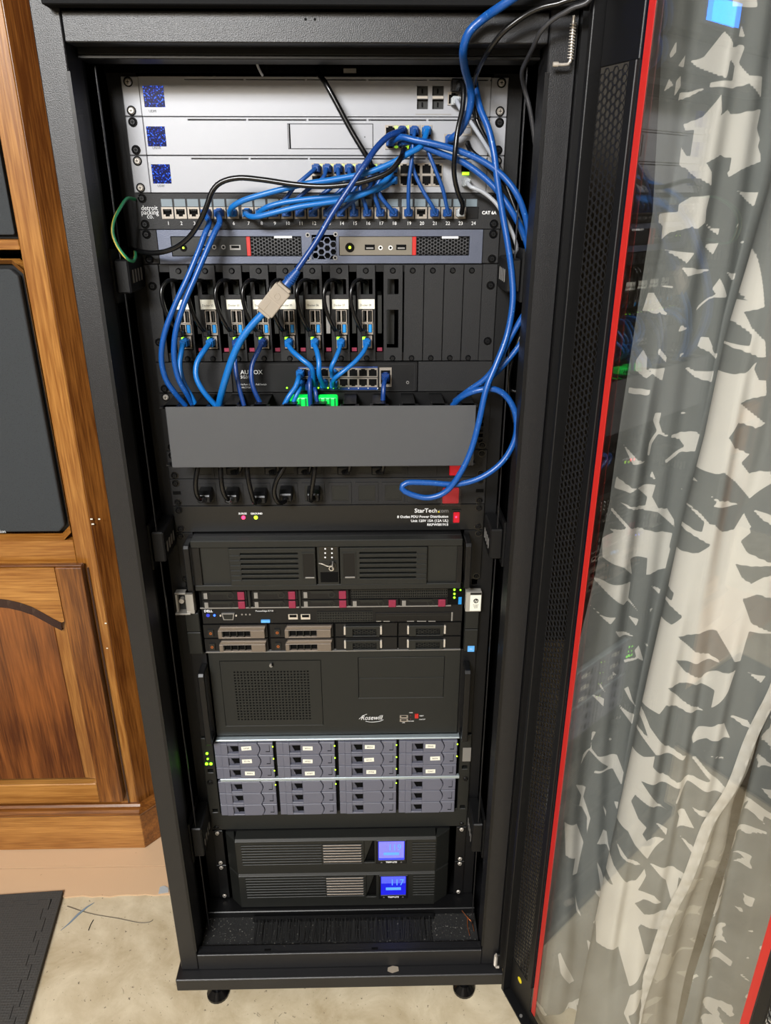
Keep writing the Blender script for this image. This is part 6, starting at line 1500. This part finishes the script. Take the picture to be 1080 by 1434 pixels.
# short black leads of the single-board computers
lead = [(513,396,.012),(506,392,-.008),(498,394,-.020),(492.5,404,-.026),(491.5,416,-.028),(494,432,-.028),(500,450,-.026),(506,462,-.018)]
L0 = thing('power_lead', (MODX[0],0,zu(8)), 'short black lead looping over the first single-board computer from the left', 'cable', 'short black power leads')
sh0 = V((MODX[0]-MODX[7],0,0))
P = [p3(*q)+sh0 for q in lead]+[p3(509,466,-.008)+sh0]
MB().tube(spline(P,.004),.0028,8).build('jacket', CO, L0)
e = p3(510,465.5,-.006)+sh0; MB().box(e.x-0.0045,e.x+0.0030,-0.020,-0.003,e.z-0.0035,e.z+0.0045).build('plug', M['plastic'], L0, 0.001)
NM = ['','second','third','fourth','fifth','sixth','seventh']
for k in range(1,8):
    dup(L0, (MODX[k],0,zu(8)), 'short black lead looping over the %s single-board computer%s' % ((NM[k],' from the left') if k < 7 else ('rightmost','')))
# blue leads of the single-board computers
E_ = [p3(513.5+ (px-513),478.5,-.0045) for px in (256.5,293,329.5,366.3,403,439.7,476.5,513)]
for k in range(8): E_[k].x = MODX[k]+dx_(513.5)
def pib(k, pts, r, m, end=None, tail='to the charcoal cover'):
    cable('network_cable','%s blue lead from the %s single-board computer %s' % ('bright' if m is BL_ else 'dark',(['first','second','third','fourth','fifth','sixth','seventh','rightmost'][k]),tail),pts,r,m,start=E_[k],end=end,group='blue leads of the boards')
pib(0,[(254,494,-.034),(252,512,-.042),(257,535,-.048),(268,555,-.050),(276,570,-.046)],.0036,BL_)
pib(1,[(286,491,-.036),(276,508,-.046),(275,528,-.052),(285,548,-.054),(302,568,-.050)],.0038,BL_)
pib(2,[(329,494,-.030),(330,515,-.036),(335,542,-.042),(342,568,-.045)],.0033,BD)
pib(3,[(361,493,-.032),(353,512,-.040),(353,535,-.046),(359,553,-.048),(368,570,-.046)],.0034,BD)
pib(4,[(410,492,-.036),(424,504,-.046),(437,516,-.046)],.0036,BL_,end=AXP[(1,1)],tail='slanting to the lower switch')
pib(5,[(444,492,-.036),(447,508,-.046),(447,524,-.046)],.0036,BL_,end=AXP[(2,1)],tail='straight down to the lower switch')
pib(6,[(474,493,-.034),(468,506,-.042),(464,516,-.042)],.0032,BL_,end=AXP[(3,0)],tail='curving to the lower switch')
pib(7,[(509,493,-.034),(497,507,-.044),(480,521,-.050),(468,531,-.046)],.0032,BL_,end=AXP[(3,1)],tail='slanting left to the lower switch')
cable('network_cable','upper of two bright blue cables stacked left of the switch ports',[(418,530,-.040),(414,542,-.046),(404,556,-.052),(396,572,-.052)],.0036,BL_,start=AXP[(0,0)]+V((-0.006,-0.001,0)),pm=BL_)
cable('network_cable','lower of two bright blue cables stacked left of the switch ports',[(420,544,-.040),(415,554,-.046),(409,568,-.046)],.0032,BL_,start=AXP[(0,1)]+V((-0.005,-0.001,0)),pm=BL_)
cable('network_cable','dark blue cable dropping between the green connectors, left strand',[(434,532,-.040),(434,548,-.046),(435,572,-.046)],.0034,BD,start=AXP[(1,0)]+V((-0.003,-0.0005,0)))
cable('network_cable','dark blue cable dropping between the green connectors, right strand',[(441,545,-.042),(443,556,-.046),(447,572,-.046)],.0030,BD,start=AXP[(1,1)]+V((-0.008,-0.0010,-0.003)))
cable('network_cable','dark blue cable hanging from the separate uplink port of the lower switch',[(538,537,-.036),(537,550,-.042),(536,572,-.042)],.0034,BD,start=AXP['up']+V((0,0,0.002)))
for k, (xa, xb, lb_) in enumerate(((402,433,'green glowing connector behind the charcoal cover, left one'),(446,473,'green glowing connector behind the charcoal cover, right one'))):
    p0, p1 = p3(xa,561,-.036), p3(xb,561,-.036)
    t = thing('green_connector', ((p0.x+p1.x)/2,-.036,p0.z), lb_, 'connector', 'green connectors')
    b = MB(); b.box(p0.x,p1.x,-.046,-.026,p0.z-0.010,p0.z+0.007); b.build('housing', M['glowing_green_plug'], t, 0.0025, 2)
    b = MB()
    for q_ in range(4):
        x = p0.x+(p1.x-p0.x)*(q_+0.5)/4; b.box(x-0.0012,x+0.0012,-.0470,-.0462,p0.z-0.008,p0.z+0.006)
    b.build('ribs', mat('deep_green_plastic', rgb(0,120,50), 0.4) if k == 0 else bpy.data.materials['deep_green_plastic'], t)

# power cords in the outlet strips
def cord(label, px, py, pts, r=.0036, yb=-0.0055):
    p = p3(px,py,yb); t = thing('power_cable', tuple(p), label, 'power cord', None)
    b = MB(); b.prismx([(yb,p.z-0.009),(yb,p.z+0.009),(yb-0.016,p.z+0.008),(yb-0.024,p.z+0.003),(yb-0.024,p.z-0.009),(yb-0.006,p.z-0.011)],p.x-0.0095,p.x+0.0095); b.build('plug', M['plastic'], t, 0.0015)
    b = MB(); q0 = p+V((0,-0.020,-0.004)); q1 = p3(*pts[0])
    for k in range(4): b.cyl(q0+(q1-q0)*(k/4), q0+(q1-q0)*(k/4+0.16), 0.0058-0.0005*k, 10)
    b.build('strain_relief', M['plastic'], t)
    MB().tube(spline([q0]+[p3(*q) for q in pts],.005),r,9).build('jacket', CO, t)
OR5 = ['first','second','third','fourth','fifth']
Q = 'black power cord in the %s outlet from the left of the lower strip'
cord(Q % OR5[0], 290, 689, [(280,699,-.040),(275,690,-.050),(274,673,-.052),(277,655,-.050),(280,640,-.046)])
cord(Q % OR5[1], 327, 689, [(319,699,-.042),(313,690,-.050),(310,675,-.052),(309,655,-.050),(310,640,-.046)])
cord(Q % OR5[2], 366, 690, [(357,704,-.040),(352,690,-.050),(348,672,-.052),(346,655,-.050),(346,640,-.046)])
cord(Q % OR5[3], 402, 687, [(399,702,-.036),(390,704,-.046),(384,691,-.052),(387,674,-.052),(397,656,-.050),(404,640,-.046)])
cord(Q % OR5[4], 440, 687, [(436,701,-.036),(436,692,-.046),(438,678,-.050),(441,656,-.050),(442,640,-.046)])
Q = 'black plug in the upper outlet strip just under the cover edge, %s'
for k, (px, lb_) in enumerate(((329,'leftmost'),(382,'second from left'),(427,'middle one'),(482,'second from right'),(529,'rightmost'))):
    cord(Q % lb_, px, 650, [(px+3,661,-.030),(px+7,658,-.040),(px+10,640,-.046)], .0034)

# ================================================================== small things lying about
def scrap(name, label, cat, pts, r, m, n=6):
    P = [V((*atz(x,y,z),z)) for x,y,z in pts]; o = MB().tube(spline(P,.004),r,n).build(name, m); return tag(o, label, cat)
scrap('copper_wire','bent copper wire lying on the rack floor at the right, longer piece','wire',[(647,1275,.123),(654,1284,.112),(661,1292,.1065),(664,1304,.1065)],.0007,M['copper'])
scrap('copper_wire','short upright copper wire on the rack floor at the right, left piece','wire',[(655,1284,.112),(655,1296,.1065),(658,1310,.1065)],.0007,M['copper'])
scrap('steel_wire','thin wire with a curled end lying on the concrete beside the foam mat','wire',[(94,1269,.002),(115,1276,.001),(135,1281,.001),(165,1286,.001),(195,1292,.001),(210,1291,.001),(214,1288,.002)],.0007,mat('dull_wire', rgb(110,104,94), 0.5, metal=0.5))
P = [V((*atz(x,y,.001),.001)) for x,y in ((85,1303),(97,1293),(110,1280),(122,1270),(132,1264))]
b = MB(); rr_ = [.0004,.0016,.0026,.0018,.0005]
b.tube(P,.002,6,radii=rr_); tag(b.build('plastic_shaving', mat('blue_grey_plastic', rgb(122,136,150), 0.35)), 'curled blue-grey plastic shaving on the concrete beside the foam mat', 'scrap')
scrap('wire_offcut','short black wire offcut on the concrete below the plastic shaving','wire',[(124,1303,.001),(127,1295,.001),(131,1288,.001)],.0009,M['cord'])
P = [atz(x,y,.004) for x,y in ((222,1252),(224,1243),(230,1241),(236,1244),(236,1250))]
tag(MB().prismz(P,.0042,.0058).build('plastic_flake', M['clear']), 'clear plastic flake on the torn edge of the floor sheet', 'scrap')
